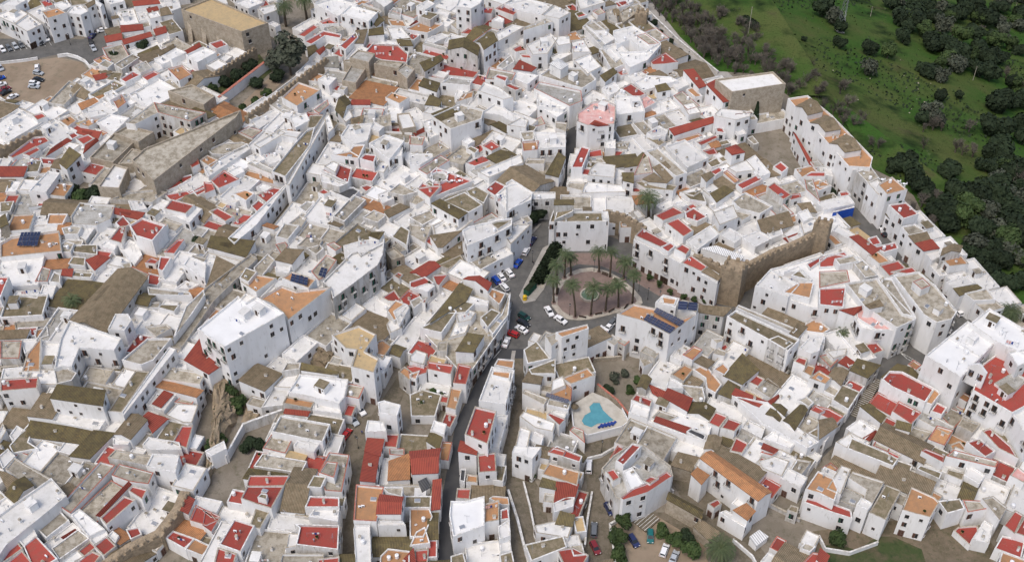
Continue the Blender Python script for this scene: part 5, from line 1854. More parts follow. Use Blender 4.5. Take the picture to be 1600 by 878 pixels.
for (x0, y0, x1, y1, n) in ((1385,2,1600,60,20),(1450,60,1560,112,9),(1445,305,1600,400,28),(1500,395,1600,450,12),(1350,262,1440,300,6),(1540,190,1600,300,9),(1560,130,1600,185,6),(1400,380,1500,400,0)):
    for i in range(n):
        x = rb.uniform(x0, x1); y = rb.uniform(y0, y1); g = atg(x, y)
        if (g-E0).dot(EN) < 6: continue
        s = rb.uniform(1.0, 2.1); tree(x, y, rb.choice(['dark', 'dark', 'dark', 'mid', 'grey']), s, 'dark evergreen tree on the green slope' if s > 1.3 else 'low evergreen bush on the green slope', 'evergreens on the hillside', 'tree' if s > 1.3 else 'shrub')
B = []
for (x0, y0, x1, y1, n) in ((1010,0,1080,40,24),(1060,20,1130,80,34),(1080,60,1170,120,40),(1110,30,1200,110,34),(1170,100,1240,140,12),(1225,110,1280,150,10),(1265,130,1330,190,12),(1440,192,1520,262,9),(1540,120,1600,180,3),(1300,190,1400,250,5),(1400,310,1470,360,8),(1480,20,1560,70,3),(1560,250,1600,330,5)):
    for i in range(n):
        x = rb.uniform(x0, x1); y = rb.uniform(y0, y1); p = at(x, y)
        # keep to the outer side of the promenade and off the houses
        g = atg(x, y)
        if covered(g.x, g.y, g.z+1) or covered(g.x-2, g.y-2, 1) or covered(g.x+2, g.y, 1): continue
        if y > 8+(x-1004)*.98-6 and x < 1190: continue
        B.append((x, y))
for x, y in B: tree(x, y, 'bare', rb.uniform(.8, 1.35), 'leafless grey tree beyond the town edge', 'leafless trees beyond the town', 'tree')
# low scrub that nobody could count
mb = MB(); rs = random.Random(8)
for i in range(42000):
    s_ = rs.uniform(-60, 520); d = rs.uniform(2, 330); p = E0+ED*s_+EN*d
    cl = sin(p.x*.055+1.3*sin(p.y*.04))+sin(p.y*.07+sin(p.x*.033)*2)
    if cl < .55 and rs.random() > .12: continue
    z = hill(d, s_); 
    n = Vector((rs.gauss(0,1), rs.gauss(0,1), rs.gauss(.8,1))).normalized(); u = n.orthogonal().normalized()*rs.uniform(.25, .6); w = n.cross(u)*.9; q = Vector((p.x, p.y, z+rs.uniform(.1, .9 if cl > .8 else .3)))
    mb.quad(q-u-w, q+u-w*.8, q+u*.7+w, q-u*.8+w*.9, 0 if cl > .55 else 1)
o = ob('scrub', mb.me('scrub', [M['leaf_dark'], M['leaf_mid']])); o['kind'] = 'stuff'; tag(o, 'low dark scrub growing in patches over the green slope', 'scrub')
# grass verge on the town side of the edge
sheet('verge', '1008,-10 1200,-10 1300,150 1240,150 1222,118 1120,112 1062,58', M['grass'], z=.11)
sheet('verge', '1300,150 1345,240 1360,262 1420,292 1440,330 1475,385 1520,430 1545,460 1580,490 1640,540 1640,420 1500,300', M['weeds0'] if 'weeds0' in M else M['grass'], z=.115)
M['weeds'] = mat('weedy_ground', (.05,.07,.025), (.10,.085,.05), (.03,.045,.018), .25, .95, 0, bump=.4)
sheet('lawn', '1288,852 1310,850 1340,860 1370,838 1395,838 1440,858 1450,890 1284,890', M['weeds'], z=.12)
sheet('garden', '325,140 405,85 425,112 405,130 345,150 330,148', mat('garden_soil', (.05,.07,.025), (.09,.09,.04), None, .5, .95, 0), z=.12)
sheet('garden', '365,175 425,118 440,130 400,172 380,182', M['dirt'], z=.124)
sheet('yard', '925,560 1000,560 1010,600 990,650 950,640 925,600', M['townground'], z=.12)
sheet('wasteland', '1270,830 1500,800 1560,860 1540,900 1280,900', mat('rough_soil', (.17,.135,.095), (.12,.10,.065), (.07,.075,.035), .3, .95, 0, bump=.5, spots=(.24,.2,.15)), z=.113)
# ------------------------------------------------------------------ ramparts
def merlon(sx, sy, h=1.3):
    mb = MB(); mb.box(0, 0, 0, h*.75, sx, sy, 0); mb.box(0, 0, h*.75, h, sx*.9, sy*.9, 0, 0, .45, .45); return mb.me('merlon', [M['stonedark']])
ME = merlon(1.15, .75)
def rampart(px, h, t, label, step=2.1):
    h *= HS; P = [at(x, y, h) for x, y in px]; o = P[0]
    T = thing('rampart', (o.x, o.y, 0), label, 'town wall')
    mb = MB()
    for i in range(len(P)-1):
        a, b = P[i], P[i+1]; d = b-a
        mb.box((a.x+b.x)/2-o.x, (a.y+b.y)/2-o.y, -.6, h-1.3+.01*i, d.length+t*.6, t, 0, atan2(d.y, d.x))
    ob('wall', mb.me('wall', [M['stonedark']]), T)
    for i in range(len(P)-1):
        a, b = P[i], P[i+1]; d = b-a; n = int(d.length/step); an = atan2(d.y, d.x); nn = Vector((d.y, -d.x, 0)).normalized()
        if nn.y > 0: nn = -nn
        for k in range(n):
            p = a+d*((k+.5)/n)+nn*(t/2-.4); ob('merlon', ME, T, (p.x-o.x, p.y-o.y, h-1.32), an)
def tower(px, h, label):
    h *= HS; P = [at(x, y, h) for x, y in px]
    if area(P) < 0: P = P[::-1]
    o = P[0]; Q = [(p.x-o.x, p.y-o.y) for p in P]
    T = thing('stone_tower', (o.x, o.y, 0), label, 'tower'); mb = MB()
    c = (sum(q[0] for q in Q)/len(Q), sum(q[1] for q in Q)/len(Q))
    b = len(mb.V); k = len(Q)
    for z, s in ((-.6, 1.07), (h-1.3, 1.0)):
        for q in Q: mb.V.append((c[0]+(q[0]-c[0])*s, c[1]+(q[1]-c[1])*s, z))
    for i in range(k): mb.F.append((b+i, b+(i+1) % k, b+k+(i+1) % k, b+k+i)); mb.mi.append(0)
    mb.F.append(tuple(b+k+i for i in range(k))); mb.mi.append(0)
    ob('wall', mb.me('wall', [M['stonedark']]), T)
    I = inset(Q, .45)
    for i in range(k):
        a = Vector(I[i]); b = Vector(I[(i+1) % k]); d = b-a; n = max(2, int(d.length/2.0))
        for q in range(n):
            p = a+d*(q/n); ob('merlon', ME, T, (p.x, p.y, h-1.32), atan2(d.y, d.x))
rampart([(1168,410),(1208,388),(1238,377),(1258,368),(1274,360)], 10.5, 2.2, 'long tan rampart with merlons climbing from the plaza tower to the far tower')
tower([(1127,415),(1161,421),(1171,405),(1138,398)], 14, 'square tan stone tower with merlons at the corner of the palm plaza')
tower([(1272,348),(1297,352),(1303,341),(1279,337)], 14, 'tan stone tower at the far right end of the long rampart')
rampart([(1086,393),(1106,400),(1128,412)], 12.5, 1.2, 'short crenellated wall behind the white balconied row')
rampart([(944,326),(972,330),(1008,350)], 9, 1.4, 'brown crenellated wall beside the three-storey plaza house')
rampart([(318,122),(360,96),(398,72)], 6, 1.0, 'red-topped crenellated wall on the far side of the walled garden')
rampart([(384,178),(430,146),(486,104),(510,88)], 8, 1.2, 'long crenellated wall on the near side of the walled garden')
rampart([(-6,232),(30,214),(60,200)], 6, 1.4, 'crenellated wall at the left edge above red sheds')
rampart([(150,884),(200,850),(246,828),(276,790),(286,766)], 7, 2.6, 'curved tan battlement climbing between white houses at the bottom left')
tower([(992,21),(1011,22),(1014,13),(996,11)], 9, 'small tan crenellated tower at the top of the promenade')
# garden ranges inside the walls (white wall with red top)
def lowwall(px, h, t, label, m='wall', cp='cope_w', name='garden_wall'):
    P = [at(x, y, h) for x, y in px]; o = P[0]; T = thing(name, (o.x, o.y, 0), label, 'wall'); mb = MB(); mc = MB()
    for i in range(len(P)-1):
        a, b = P[i], P[i+1]; d = b-a; an = atan2(d.y, d.x)
        mb.box((a.x+b.x)/2-o.x, (a.y+b.y)/2-o.y, -.5, h+.002*i, d.length+t*.5, t, 0, an); mc.box((a.x+b.x)/2-o.x, (a.y+b.y)/2-o.y, h+.002*i, h+.12+.002*i, d.length+t*.6, t+.12, 0, an)
    ob('wall', mb.me('wall', [M[m]]), T); ob('coping', mc.me('coping', [M[cp]]), T)
lowwall([(342,152),(420,92)], 4, 1.0, 'white wall with red edge splitting the walled garden', 'wall', 'cope_r')
lowwall([(-4,98),(40,93),(58,90)], 1.0, .4, 'straight white wall between the road and the dirt car park')
lowwall([(90,86),(105,84),(120,88),(132,94),(142,106)], 1.2, .5, 'curved white wall round the end of the dirt car park')
lowwall([(-4,150),(12,160),(26,168),(46,172)], 1.4, .4, 'curving white wall along the near side of the car park')
lowwall([(794,765),(808,808),(816,840),(826,878)], 1.2, .5, 'white curving wall down the stepped cobbled lane')
lowwall([(818,752),(828,790),(836,830)], 1.0, .35, 'thin pale wall on the right of the stepped cobbled lane','wall_old')
lowwall([(915,716),(940,710),(960,698),(972,690)], 1.0, .4, 'low white kerb wall bending below the pool house')
lowwall([(925,768),(918,810),(914,850)], 1.1, .4, 'thin pale wall beside the mossy lane, left of the parked cars','wall_old')
lowwall([(953,818),(958,850),(962,885)], 1.2, .4, 'pale wall with tree crowns behind, right of the red car','wall_old')
lowwall([(953,818),(970,808)], 1.2, .4, 'short white wall stub under the round white house')
lowwall([(352,712),(380,662)], 3.2, .4, 'tall white retaining wall left of the sunken yard')
lowwall([(380,662),(440,640)], 3.5, .5, 'stained white wall at the back of the sunken yard', 'wall_old')
lowwall([(322,738),(345,710)], 2, .5, 'white wall running down beside the rocky scarp')
lowwall([(1018,740),(1052,766)], 1.0, .4, 'white ramp wall right of the round white house')
lowwall([(1190,780),(1250,810)], 1.3, .4, 'mossy wall across the lane between white houses', 'wall_old', 'cope_b')
lowwall([(1146,842),(1176,868),(1184,884)], 1.2, .35, 'white wall bending beside the wide bottom palm')
lowwall([(1004,8),(1060,62),(1122,112)], 1.1, .4, 'long low wall along the outer side of the promenade', 'wall_old')
lowwall([(1280,836),(1290,856),(1328,862),(1372,846)], 1.5, .3, 'white curved wall round a small yard above the grass patch')
lowwall([(925,560),(975,556),(990,545)], 1.5, .4, 'tan wall above the garden beside the solar panelled house', 'stone', 'cope_b')
lowwall([(934,600),(965,625),(985,650)], 2.5, .5, 'orange-brown garden wall beyond the turquoise pool', 'stone', 'cope_r')
# ------------------------------------------------------------------ rocky scarp
b = at(362, 640)
def rock(px, hz, label, seed):
    r = random.Random(seed); P = [at(x, y) for x, y in px]; o = P[0]; V = []; n = 26
    bm = bmesh.new()
    cx = sum(p.x for p in P)/len(P); cy = sum(p.y for p in P)/len(P)
    rings = 7
    K = len(P)*5; base = []
    for i in range(K):
        f = i/5; a = P[int(f) % len(P)]; c = P[(int(f)+1) % len(P)]; t = f-int(f); base.append((a.x*(1-t)+c.x*t, a.y*(1-t)+c.y*t))
    vs = []
    for q in range(rings):
        s = 1-q/(rings-1)*.8; row = []
        for x, y in base:
            row.append(bm.verts.new((cx+(x-cx)*s+r.uniform(-.8, .8)-o.x, cy+(y-cy)*s+r.uniform(-.8, .8)-o.y, hz*sqrt(q/(rings-1))+r.uniform(-.5, .5)*(q > 0)-.3)))
        vs.append(row)
    for q in range(rings-1):
        for i in range(K): bm.faces.new((vs[q][i], vs[q][(i+1) % K], vs[q+1][(i+1) % K], vs[q+1][i]))
    bm.faces.new(vs[-1]); bmesh.ops.recalc_face_normals(bm, faces=bm.faces)
    me = bpy.data.meshes.new('rock_face'); bm.to_mesh(me); bm.free(); me.materials.append(M['rock'])
    T = ob('rock_face', me, None, (o.x, o.y, 0)); tag(T, label, 'rock')
rock([(330,560),(366,556),(380,622),(372,650),(350,700),(330,760),(318,750),(334,660)], 5, 'rough brown rock scarp under the red roof corner', 1)
rock([(380,628),(430,600),(462,568),(470,590),(440,612),(400,660),(376,664)], 2.0, 'pale rock ledge with bushes below the long white block', 2)
rock([(466,560),(500,530),(516,540),(530,570),(524,580),(480,572)], 5, 'brown eroded rock bank under the long white block', 3)
# ------------------------------------------------------------------ cars
CARC = {'white': (.75,.76,.77), 'silver': (.42,.45,.48), 'blue': (.02,.10,.42), 'navy': (.02,.03,.10), 'black': (.018,.02,.023), 'red': (.42,.02,.02), 'green': (.01,.05,.04), 'teal': (.01,.13,.13), 'maroon': (.20,.02,.025), 'grey': (.13,.14,.15)}
CM = {}
def car_meshes(cn, kind):
    k = (cn, kind)
    if k in CM: return CM[k]
    if cn not in M: 
        mm = mat('car_paint_'+cn, CARC[cn], None, rough=.28, var=.04, spec=.6); M[cn] = mm
    L = 4.3 if kind != 'van' else 4.6; wd = 1.75
    # body side profile lofted across the width
    if kind == 'sedan': prof = [(-2.15,.35),(-2.15,.72),(-2.05,.92),(-1.35,.98),(-.75,.98),(.9,.95),(1.9,.78),(2.13,.62),(2.15,.35)]; cab = [(-1.35,.96),(-.85,1.40),(.25,1.43),(1.0,.94)]
    elif kind == 'hatch': prof = [(-1.95,.35),(-1.98,.8),(-1.9,1.0),(-1.2,1.0),(-.6,1.0),(1.0,.96),(1.75,.80),(1.95,.62),(1.97,.35)]; cab = [(-1.9,.99),(-1.6,1.45),(.25,1.48),(1.05,.95)]
    else: prof = [(-2.3,.35),(-2.32,.9),(-2.28,1.1),(-1.2,1.1),(-.6,1.1),(1.1,1.05),(2.0,.9),(2.28,.7),(2.3,.35)]; cab = [(-2.25,1.09),(-2.15,1.85),(.5,1.88),(1.25,1.04)]
    mb = MB()
    def loft(pr, w0, w1, m):
        b = len(mb.V); k_ = len(pr); zmin = min(p[1] for p in pr); zmax = max(p[1] for p in pr)
        for sd in (-1, 1):
            for x, z in pr:
                f = (z-zmin)/(zmax-zmin+1e-6); mb.V.append((x, sd*(w0*(1-f)+w1*f), z))
        for i in range(k_-1): mb.F.append((b+i, b+i+1, b+k_+i+1, b+k_+i)); mb.mi.append(m)
        mb.F.append((b+k_-1, b, b+k_, b+2*k_-1)); mb.mi.append(m)
        mb.F.append(tuple(b+i for i in range(k_-1, -1, -1))); mb.mi.append(m); mb.F.append(tuple(b+k_+i for i in range(k_))); mb.mi.append(m)
    loft(prof, .87, .80, 0)
    body = mb.me('body', [M[cn]]); mb = MB(); loft(cab, .76, .60, 0); glass = mb.me('window_glass', [M['glass']])
    mb = MB(); zt = cab[1][1]; mb.box((cab[1][0]+cab[2][0])/2, 0, zt-.02, zt+.05, cab[2][0]-cab[1][0]+.25, 1.24, 0)
    for sd in (-1, 1):
        for x0, z0, x1, z1 in ((cab[0][0], cab[0][1], cab[1][0], zt), (cab[3][0], cab[3][1], cab[2][0], cab[2][1]), (-.2, .98, -.2, zt)):
            mb.tube([(x0, sd*.775, z0), (x1, sd*.615, z1)], [.045, .045], 4, 0)
    roof = mb.me('roof', [M[cn]])
    mb = MB(); b = len(mb.V)
    k_ = 14
    for y in (-.11, .11):
        for i in range(k_): mb.V.append((.33*cos(2*pi*i/k_), y, .33*sin(2*pi*i/k_)))
    for i in range(k_): mb.F.append((i, (i+1) % k_, k_+(i+1) % k_, k_+i)); mb.mi.append(0)
    mb.F.append(tuple(range(k_-1, -1, -1))); mb.mi.append(1); mb.F.append(tuple(range(k_, 2*k_))); mb.mi.append(1)
    wh = mb.me('wheel', [M['tyre'], M['tyre']])
    hx = prof[-2][0]; mb = MB(); mb.box(0, 0, -.08, .08, .12, .36, 0); hl = mb.me('headlight', [M['lamp']]); mb = MB(); mb.box(0, 0, -.1, .1, .1, .25, 0); tl = mb.me('tail_light', [M['red_lamp']])
    CM[k] = (body, glass, roof, wh, hl, tl, hx, prof[0][0], wd); return CM[k]
def car(px, py, dx, dy, cn, kind='hatch', z=.1, label=None):
    b = at(px, py, z+.4); b.z = z
    a = at(px, py, z); c = at(px+dx, py+dy, z); an = atan2(c.y-a.y, c.x-a.x)
    me = car_meshes(cn, kind)
    T = bpy.data.objects.new('parked_car' if kind != 'van' else 'parked_van', None); T.location = b; T.rotation_euler = (0, 0, an); link(T)
    nm = {'sedan': 'saloon car', 'hatch': 'hatchback', 'van': 'van'}[kind]
    nmc = 'dark '+cn if cn in ('green',) else cn
    if label: tag(T, label, 'car' if kind != 'van' else 'van', 'cars parked in the town')
    else: want_label(T, 'parked %s %s' % (nmc, nm), 'car' if kind != 'van' else 'van', 'cars parked in the town', (px, py))
    ob('body', me[0], T); ob('window_glass', me[1], T); ob('roof', me[2], T)
    for x in (-1.3, 1.3):
        for y in (-.78, .78): ob('wheel', me[3], T, (x, y, .33))
    for y in (-.58, .58): ob('headlight', me[4], T, (me[6]-.03, y, .68)); ob('tail_light', me[5], T, (me[7]+.02, y, .8))
for q in '''831,377,10,-14,navy,sedan 822,393,8,-14,white,hatch 809,412,9,-12,blue,sedan 796,427,-9,-12,white,sedan 783,433,-9,-12,white,sedan 775,438,-9,-12,blue,hatch 788,449,-9,-10,white,hatch
858,487,8,13,white,sedan 876,500,14,9,white,sedan 819,495,14,8,green,hatch 818,505,14,9,black,sedan 815,515,-14,-9,white,sedan 801,522,-14,-6,red,hatch 791,535,7,-17,white,sedan 929,521,8,-12,silver,hatch 937,517,9,-10,white,sedan 952,511,9,-10,white,sedan 958,503,9,-10,grey,hatch
563,641,10,12,white,sedan 552,657,10,12,silver,sedan 541,679,10,-14,red,sedan 920,729,1,-20,white,van 952,795,7,14,navy,hatch 928,828,1,-20,grey,van 930,856,8,16,maroon,hatch 990,845,8,12,navy,hatch 1016,838,0,16,teal,hatch 1038,860,6,-16,white,hatch 1053,871,6,-14,silver,sedan
4,78,8,10,white,hatch 14,76,8,10,grey,hatch 24,73,8,10,silver,hatch 33,71,8,10,grey,hatch 43,67,8,10,silver,sedan 53,64,8,10,navy,hatch 64,67,9,12,black,hatch 73,61,9,12,white,hatch 133,47,14,-3,black,hatch 121,45,14,-6,grey,hatch 144,57,8,-9,navy,sedan 160,48,14,-3,white,sedan 142,68,2,10,black,hatch 146,76,6,10,silver,sedan 173,15,7,10,white,sedan 180,24,7,10,grey,sedan 157,6,8,-3,black,hatch 162,2,8,-3,grey,hatch
1,107,6,8,silver,hatch 0,123,10,-3,blue,hatch 2,133,10,-3,white,hatch 8,140,12,-5,maroon,sedan 20,152,12,-6,white,sedan 58,106,0,-9,white,hatch 60,115,12,2,silver,hatch 60,125,12,2,black,sedan 54,131,12,1,white,hatch 53,136,12,1,silver,sedan 9,145,10,-5,black,sedan
1042,78,5,5,white,hatch 1365,341,9,8,silver,sedan 1376,354,6,10,white,sedan 1387,366,12,-4,black,sedan 1407,378,10,4,green,hatch 1428,406,14,-2,silver,sedan 1446,422,12,5,white,hatch 1504,490,14,-4,white,hatch 1322,292,7,8,white,hatch 1328,304,7,8,grey,hatch 1350,328,7,8,black,hatch 1354,334,7,8,grey,hatch
1484,470,8,10,maroon,hatch 1472,448,8,10,maroon,hatch 1087,108,6,6,grey,hatch 1100,116,6,6,silver,hatch'''.split():
    a = q.split(','); car(float(a[0]), float(a[1]), float(a[2]), float(a[3]), a[4], a[5])
# recycling containers at the road corner
p = at(828, 455); T = thing('waste_container', p, 'big dark green lidded container at the road corner under the hedge', 'container', None, 1.0)
mb = MB(); mb.box(0, 0, .2, 2.2, 4.6, 2.0, 0, 0, .96, .9); ob('body', mb.me('body', [M['shutter_g']]), T); mb = MB(); mb.box(0, 0, 2.2, 2.45, 4.5, 1.9, 0, 0, .9, .6); ob('lid', mb.me('lid', [M['leaf_dark']]), T)
for x in (-1.8, 1.8):
    mb = MB(); mb.box(x, 0, 0, .22, .4, 1.7, 0); ob('foot', mb.me('foot', [M['iron']]), T)
YEL = mat('yellow_plastic', (.65,.42,.02), None, rough=.4, var=0)
p = at(820, 468); T = thing('recycling_bin', p, 'yellow recycling bin at the road corner in front of the green container', 'bin')
mb = MB(); mb.cyl(0, 0, 0, 1.5, .75, .62, 14, 0); ob('body', mb.me('body', [YEL]), T); mb = MB(); mb.cyl(0, 0, 1.5, 1.85, .64, .25, 14, 0); mb.box(0, -.6, 1.1, 1.3, .5, .12, 1); ob('lid', mb.me('lid', [YEL, M['iron']]), T)
# ------------------------------------------------------------------ street lamps
def lamp_post(px, py, h=4.2):
    p = at(px, py, .1); T = bpy.data.objects.new('street_lamp', None); T.location = p; link(T); want_label(T, 'black iron street lamp', 'street lamp', 'iron street lamps', (px, py))
    mb = MB(); mb.cyl(0, 0, 0, .8, .16, .08, 8, 0); mb.cyl(0, 0, .8, h, .06, .045, 8, 0); mb.cyl(0, 0, h, h+.1, .22, .22, 8, 0); ob('post', mb.me('post', [M['iron']]), T)
    mb = MB(); mb.cyl(0, 0, h+.1, h+.55, .14, .26, 8, 0); mb.cyl(0, 0, h+.55, h+.8, .28, .04, 8, 1); ob('lantern', mb.me('lantern', [M['lamp'], M['iron']]), T)
for q in ((890,493),(928,424),(998,455),(1012,468),(819,374),(832,410),(870,545),(1050,74),(1075,98),(1330,275),(1420,395),(1400,555),(110,70),(170,70),(1030,472),(560,700),(940,706)): lamp_post(*q)
# ------------------------------------------------------------------ pool
PZ = 2.6*HS
p0 = at(930, 648, PZ); T = thing('swimming_pool', (p0.x, p0.y, 0), 'turquoise free-form swimming pool on a cream terrace behind white walls', 'swimming pool')
def loc(txt, z): return [tuple(at(*[float(c) for c in q.split(',')], z)-Vector((p0.x, p0.y, 0))) for q in txt.split()]
D = loc('893,640 900,628 926,612 950,622 972,640 982,660 972,668 918,682 896,668', PZ); D2 = [(d[0], d[1]) for d in D]
if area(D2) < 0: D2 = D2[::-1]
mb = MB(); mb.prism(D2, -.4, PZ-.15, 0, 1); ob('terrace', mb.me('terrace', [M['wall'], mat('cream_deck', (.50,.47,.41), (.42,.39,.33), None, .6, .9, 0)]), T)
X = [p_ for p_ in loc('909,657 914,648 923,643 921,635 927,629 937,629 942,640 950,648 959,656 946,660 934,661 924,667 913,663', PZ)]; X2 = [(d[0], d[1]) for d in X]
if area(X2) < 0: X2 = X2[::-1]
RM = [(q.x, q.y) for q in [Vector(w).lerp(Vector((sum(a[0] for a in X2)/len(X2), sum(a[1] for a in X2)/len(X2))), -.09) for w in X2]]
mb = MB(); mb.prism(RM, PZ-.15, PZ-.07, 0); ob('rim', mb.me('rim', [M['kerb']]), T)
mb = MB(); mb.prism(X2, PZ-.15, PZ-.05, 0); ob('water', mb.me('water', [M['water']]), T)
mb = MB(); 
for i in range(len(D2)):
    a = Vector(D2[i]); b = Vector(D2[(i+1) % len(D2)]); d = b-a
    if (a+b).y > 6: continue
    mb.box((a.x+b.x)/2, (a.y+b.y)/2, PZ-.2, PZ+.75, d.length+.2, .22, 0, atan2(d.y, d.x))
ob('parapet', mb.me('parapet', [M['wall']]), T)
mb = MB(); mb.box(0, 0, .28, .36, 1.9, .65, 0); mb.slab([(-.95,-.33,.75),(-.4,-.33,.36),(-.4,.33,.36),(-.95,.33,.75)], .06, 0); LS = mb.me('cushion', [M['bluefabric']])
mb = MB(); mb.box(0, 0, 0, .28, .07, .07, 0); LL = mb.me('leg', [M['white']])
for i in range(5):
    p = at(938+i*5.3, 666-i*1.1, PZ); o = thing('sun_lounger', (p.x, p.y, PZ-.15), 'blue sun lounger by the pool, %s of five from the left' % ['first','second','third','fourth','fifth'][i], 'sun lounger', 'blue loungers beside the pool', .9)
    ob('cushion', LS, o)
    for x in (-.8, .8):
        for y in (-.25, .25): ob('leg', LL, o, (x, y, 0))
p = at(898, 642, PZ); T = thing('parasol', (p.x, p.y, PZ-.15), 'folded brown parasol on the pool terrace left of the water', 'parasol')
mb = MB(); mb.cyl(0,0,0,2.6,.04,.04,6,0); ob('pole', mb.me('pole', [M['wood']]), T); mb = MB(); mb.cyl(0,0,2.0,2.6,1.1,.08,10,0); ob('canopy', mb.me('canopy', [M['T_b']]), T)
# ------------------------------------------------------------------ solar arrays
def solar(px, h, n, label, z=None, lift=.5):
    h = h*HS; P = [at(x, y, h+.3+(lift*1.6 if i < 2 else 0)) for i, (x, y) in enumerate(px)]; o = P[3]
    T = thing('solar_array', (o.x, o.y, h-.2), label, 'solar panels')
    for i in range(n):
        a = P[0].lerp(P[1], (i+.04)/n); b = P[0].lerp(P[1], (i+.96)/n); c = P[3].lerp(P[2], (i+.96)/n); d = P[3].lerp(P[2], (i+.04)/n)
        q = [w-Vector((o.x, o.y, h-.2)) for w in (d, c, b, a)]
        if (q[1]-q[0]).cross(q[2]-q[0]).z < 0: q = q[::-1]
        mb = MB(); mb.slab(q, .07, 0, 1)
        mx = sum(q, Vector())/4
        for t in (.33, .66):
            m1 = q[0].lerp(q[3], t)+Vector((0,0,.012)); m2 = q[1].lerp(q[2], t)+Vector((0,0,.012)); mb.tube([tuple(m1), tuple(m2)], [.025, .025], 4, 1)
        ob('solar_panel', mb.me('solar_panel', [M['solar'], M['metal']]), T)
        mb = MB(); mb.box(mx.x, mx.y, -.3, mx.z-.03, .08, .08, 0); ob('strut', mb.me('strut', [M['metal']]), T)
solar([(1026,480),(1070,502),(1062,510),(1021,487)], 14.2, 8, 'upper row of blue solar panels on the terrace beside the plaza')
solar([(1012,490),(1056,512),(1047,521),(1005,499)], 14.2, 8, 'lower row of blue solar panels on the terrace beside the plaza')
solar([(1060,470),(1091,473),(1089,485),(1058,483)], 15.2, 2, 'pair of large blue solar panels behind the other two rows')
solar([(456,427),(482,434),(480,446),(453,439)], 15, 4, 'dark solar panels on the tiled hut of the long white block', None, .3)
solar([(502,417),(512,420),(508,434),(497,430)], 8, 2, 'small solar collector with white tank on the brown roof strip', None, .3)
MX = None
solar([(33,363),(64,362),(58,384),(26,384)], 6, 6, 'slanted grey solar collector with six panes on the orange roof')
solar([(854,613),(890,624),(887,630),(852,619)], 7, 5, 'thin dark solar strip on the house beside the turquoise pool', None, .3)
# ------------------------------------------------------------------ power pylon and poles
p = atg(1312, 50); T = thing('power_pylon', p, 'tall lattice power pylon standing on the green slope', 'pylon')
mb = MB(); hh = 26; 
for s in ((-1,-1),(1,-1),(1,1),(-1,1)): mb.tube([(s[0]*1.3, s[1]*1.3, -.5), (s[0]*.35, s[1]*.35, hh)], [.12, .07], 4, 0)
for i in range(14):
    z0, z1 = i*hh/14, (i+1)*hh/14; r0 = 1.3-.95*z0/hh; r1 = 1.3-.95*z1/hh
    for s in (((-1,-1),(1,-1)), ((1,-1),(1,1)), ((1,1),(-1,1)), ((-1,1),(-1,-1))): mb.tube([(s[0][0]*r0, s[0][1]*r0, z0), (s[1][0]*r1, s[1][1]*r1, z1)], [.05, .05], 4, 0)
ob('tower', mb.me('tower', [M['metal']]), T)
for z in (20, 23):
    mb = MB(); mb.box(0, 0, z, z+.2, 7, .3, 0); ob('crossarm', mb.me('crossarm', [M['metal']]), T)
mb = MB(); mb.box(0, 0, -.3, .5, 3.4, 3.4, 0); ob('footing', mb.me('footing', [M['kerb']]), T)
for (x, y, h, s) in ((1360,26,5,'by the far field'),(1520,126,7,'by the dark thicket'),(1366,84,5,'beside the round bushes'),(1168,60,14,'among the bare trees'),(1585,18,5,'at the top right corner'),(1474,22,6,'left of the top right corner')):
    p = atg(x, y); T = thing('utility_pole', p, 'thin pale utility pole %s on the slope' % s, 'pole'); mb = MB(); mb.cyl(0, 0, -.3, h, .14, .1, 8, 0); ob('pole', mb.me('pole', [M['kerb']]), T); mb = MB(); mb.box(0, 0, h-.5, h-.35, 1.4, .12, 0); ob('crossarm', mb.me('crossarm', [M['wood']]), T)
# rocks on slope
rk = random.Random(17); RKS = []
for k in range(3):
    bm = bmesh.new(); bmesh.ops.create_icosphere(bm, subdivisions=2, radius=.8)
    for v_ in bm.verts: v_.co *= rk.uniform(.6, 1.2); v_.co.z *= .6
    me = bpy.data.meshes.new('boulder'); bm.to_mesh(me); bm.free(); me.materials.append(M['stone']); RKS.append(me)
for i in range(22):
    x, y = (rk.uniform(1405,1470), rk.uniform(118,160)) if i < 12 else (rk.uniform(1290,1450), rk.uniform(60,180)); g = atg(x, y); o = ob('boulder', rk.choice(RKS), None, g, rk.uniform(0, 6)); s = rk.uniform(.2, .6); o.scale = (s, s, s)
    tag(o, 'pale boulder scattered on the stony part of the green slope', 'boulder', 'boulders on the slope')
# ------------------------------------------------------------------ terrace furniture
def table_set(px, py, h, label, group, n=4, z=None):
    zz = h*HS-.7; p = at(px, py, zz)
    T = thing('terrace_table', (p.x, p.y, zz), label, 'table', group)
    mb = MB(); mb.cyl(0, 0, .7, .75, .55, .55, 14, 0); ob('tabletop', mb.me('tabletop', [M['white']]), T); mb = MB(); mb.cyl(0, 0, 0, .7, .06, .05, 6, 0); mb.cyl(0, 0, 0, .05, .3, .3, 10, 0); ob('leg', mb.me('leg', [M['iron']]), T)
    for k in range(n):
        a = k*2*pi/n+.4; x, y = p.x+.95*cos(a), p.y+.95*sin(a)
        c = ob('terrace_chair', CHM, None, (x, y, zz), a-pi/2); tag(c, 'white chair at the %s' % ' '.join(label.split()[:11]), 'chair', 'chairs round: '+label)
mb = MB(); mb.box(0, 0, .4, .45, .45, .45, 0); mb.box(0, .2, .45, .9, .45, .05, 0)
for sx in (-.19, .19):
    for sy in (-.19, .19): mb.box(sx, sy, 0, .4, .05, .05, 0)
CHM = mb.me('terrace_chair', [M['white']])
for i, (x, y) in enumerate(((1384,290),(1404,296),(1390,300),(1402,286),(1412,290),(1378,283))): table_set(x, y, 11, 'round white table %s on the tall roof terrace by the green slope' % ['left of centre','at the right corner','at the near edge','at the back','at the far corner','near the dish'][i], 'tables on the roof terrace', 3)
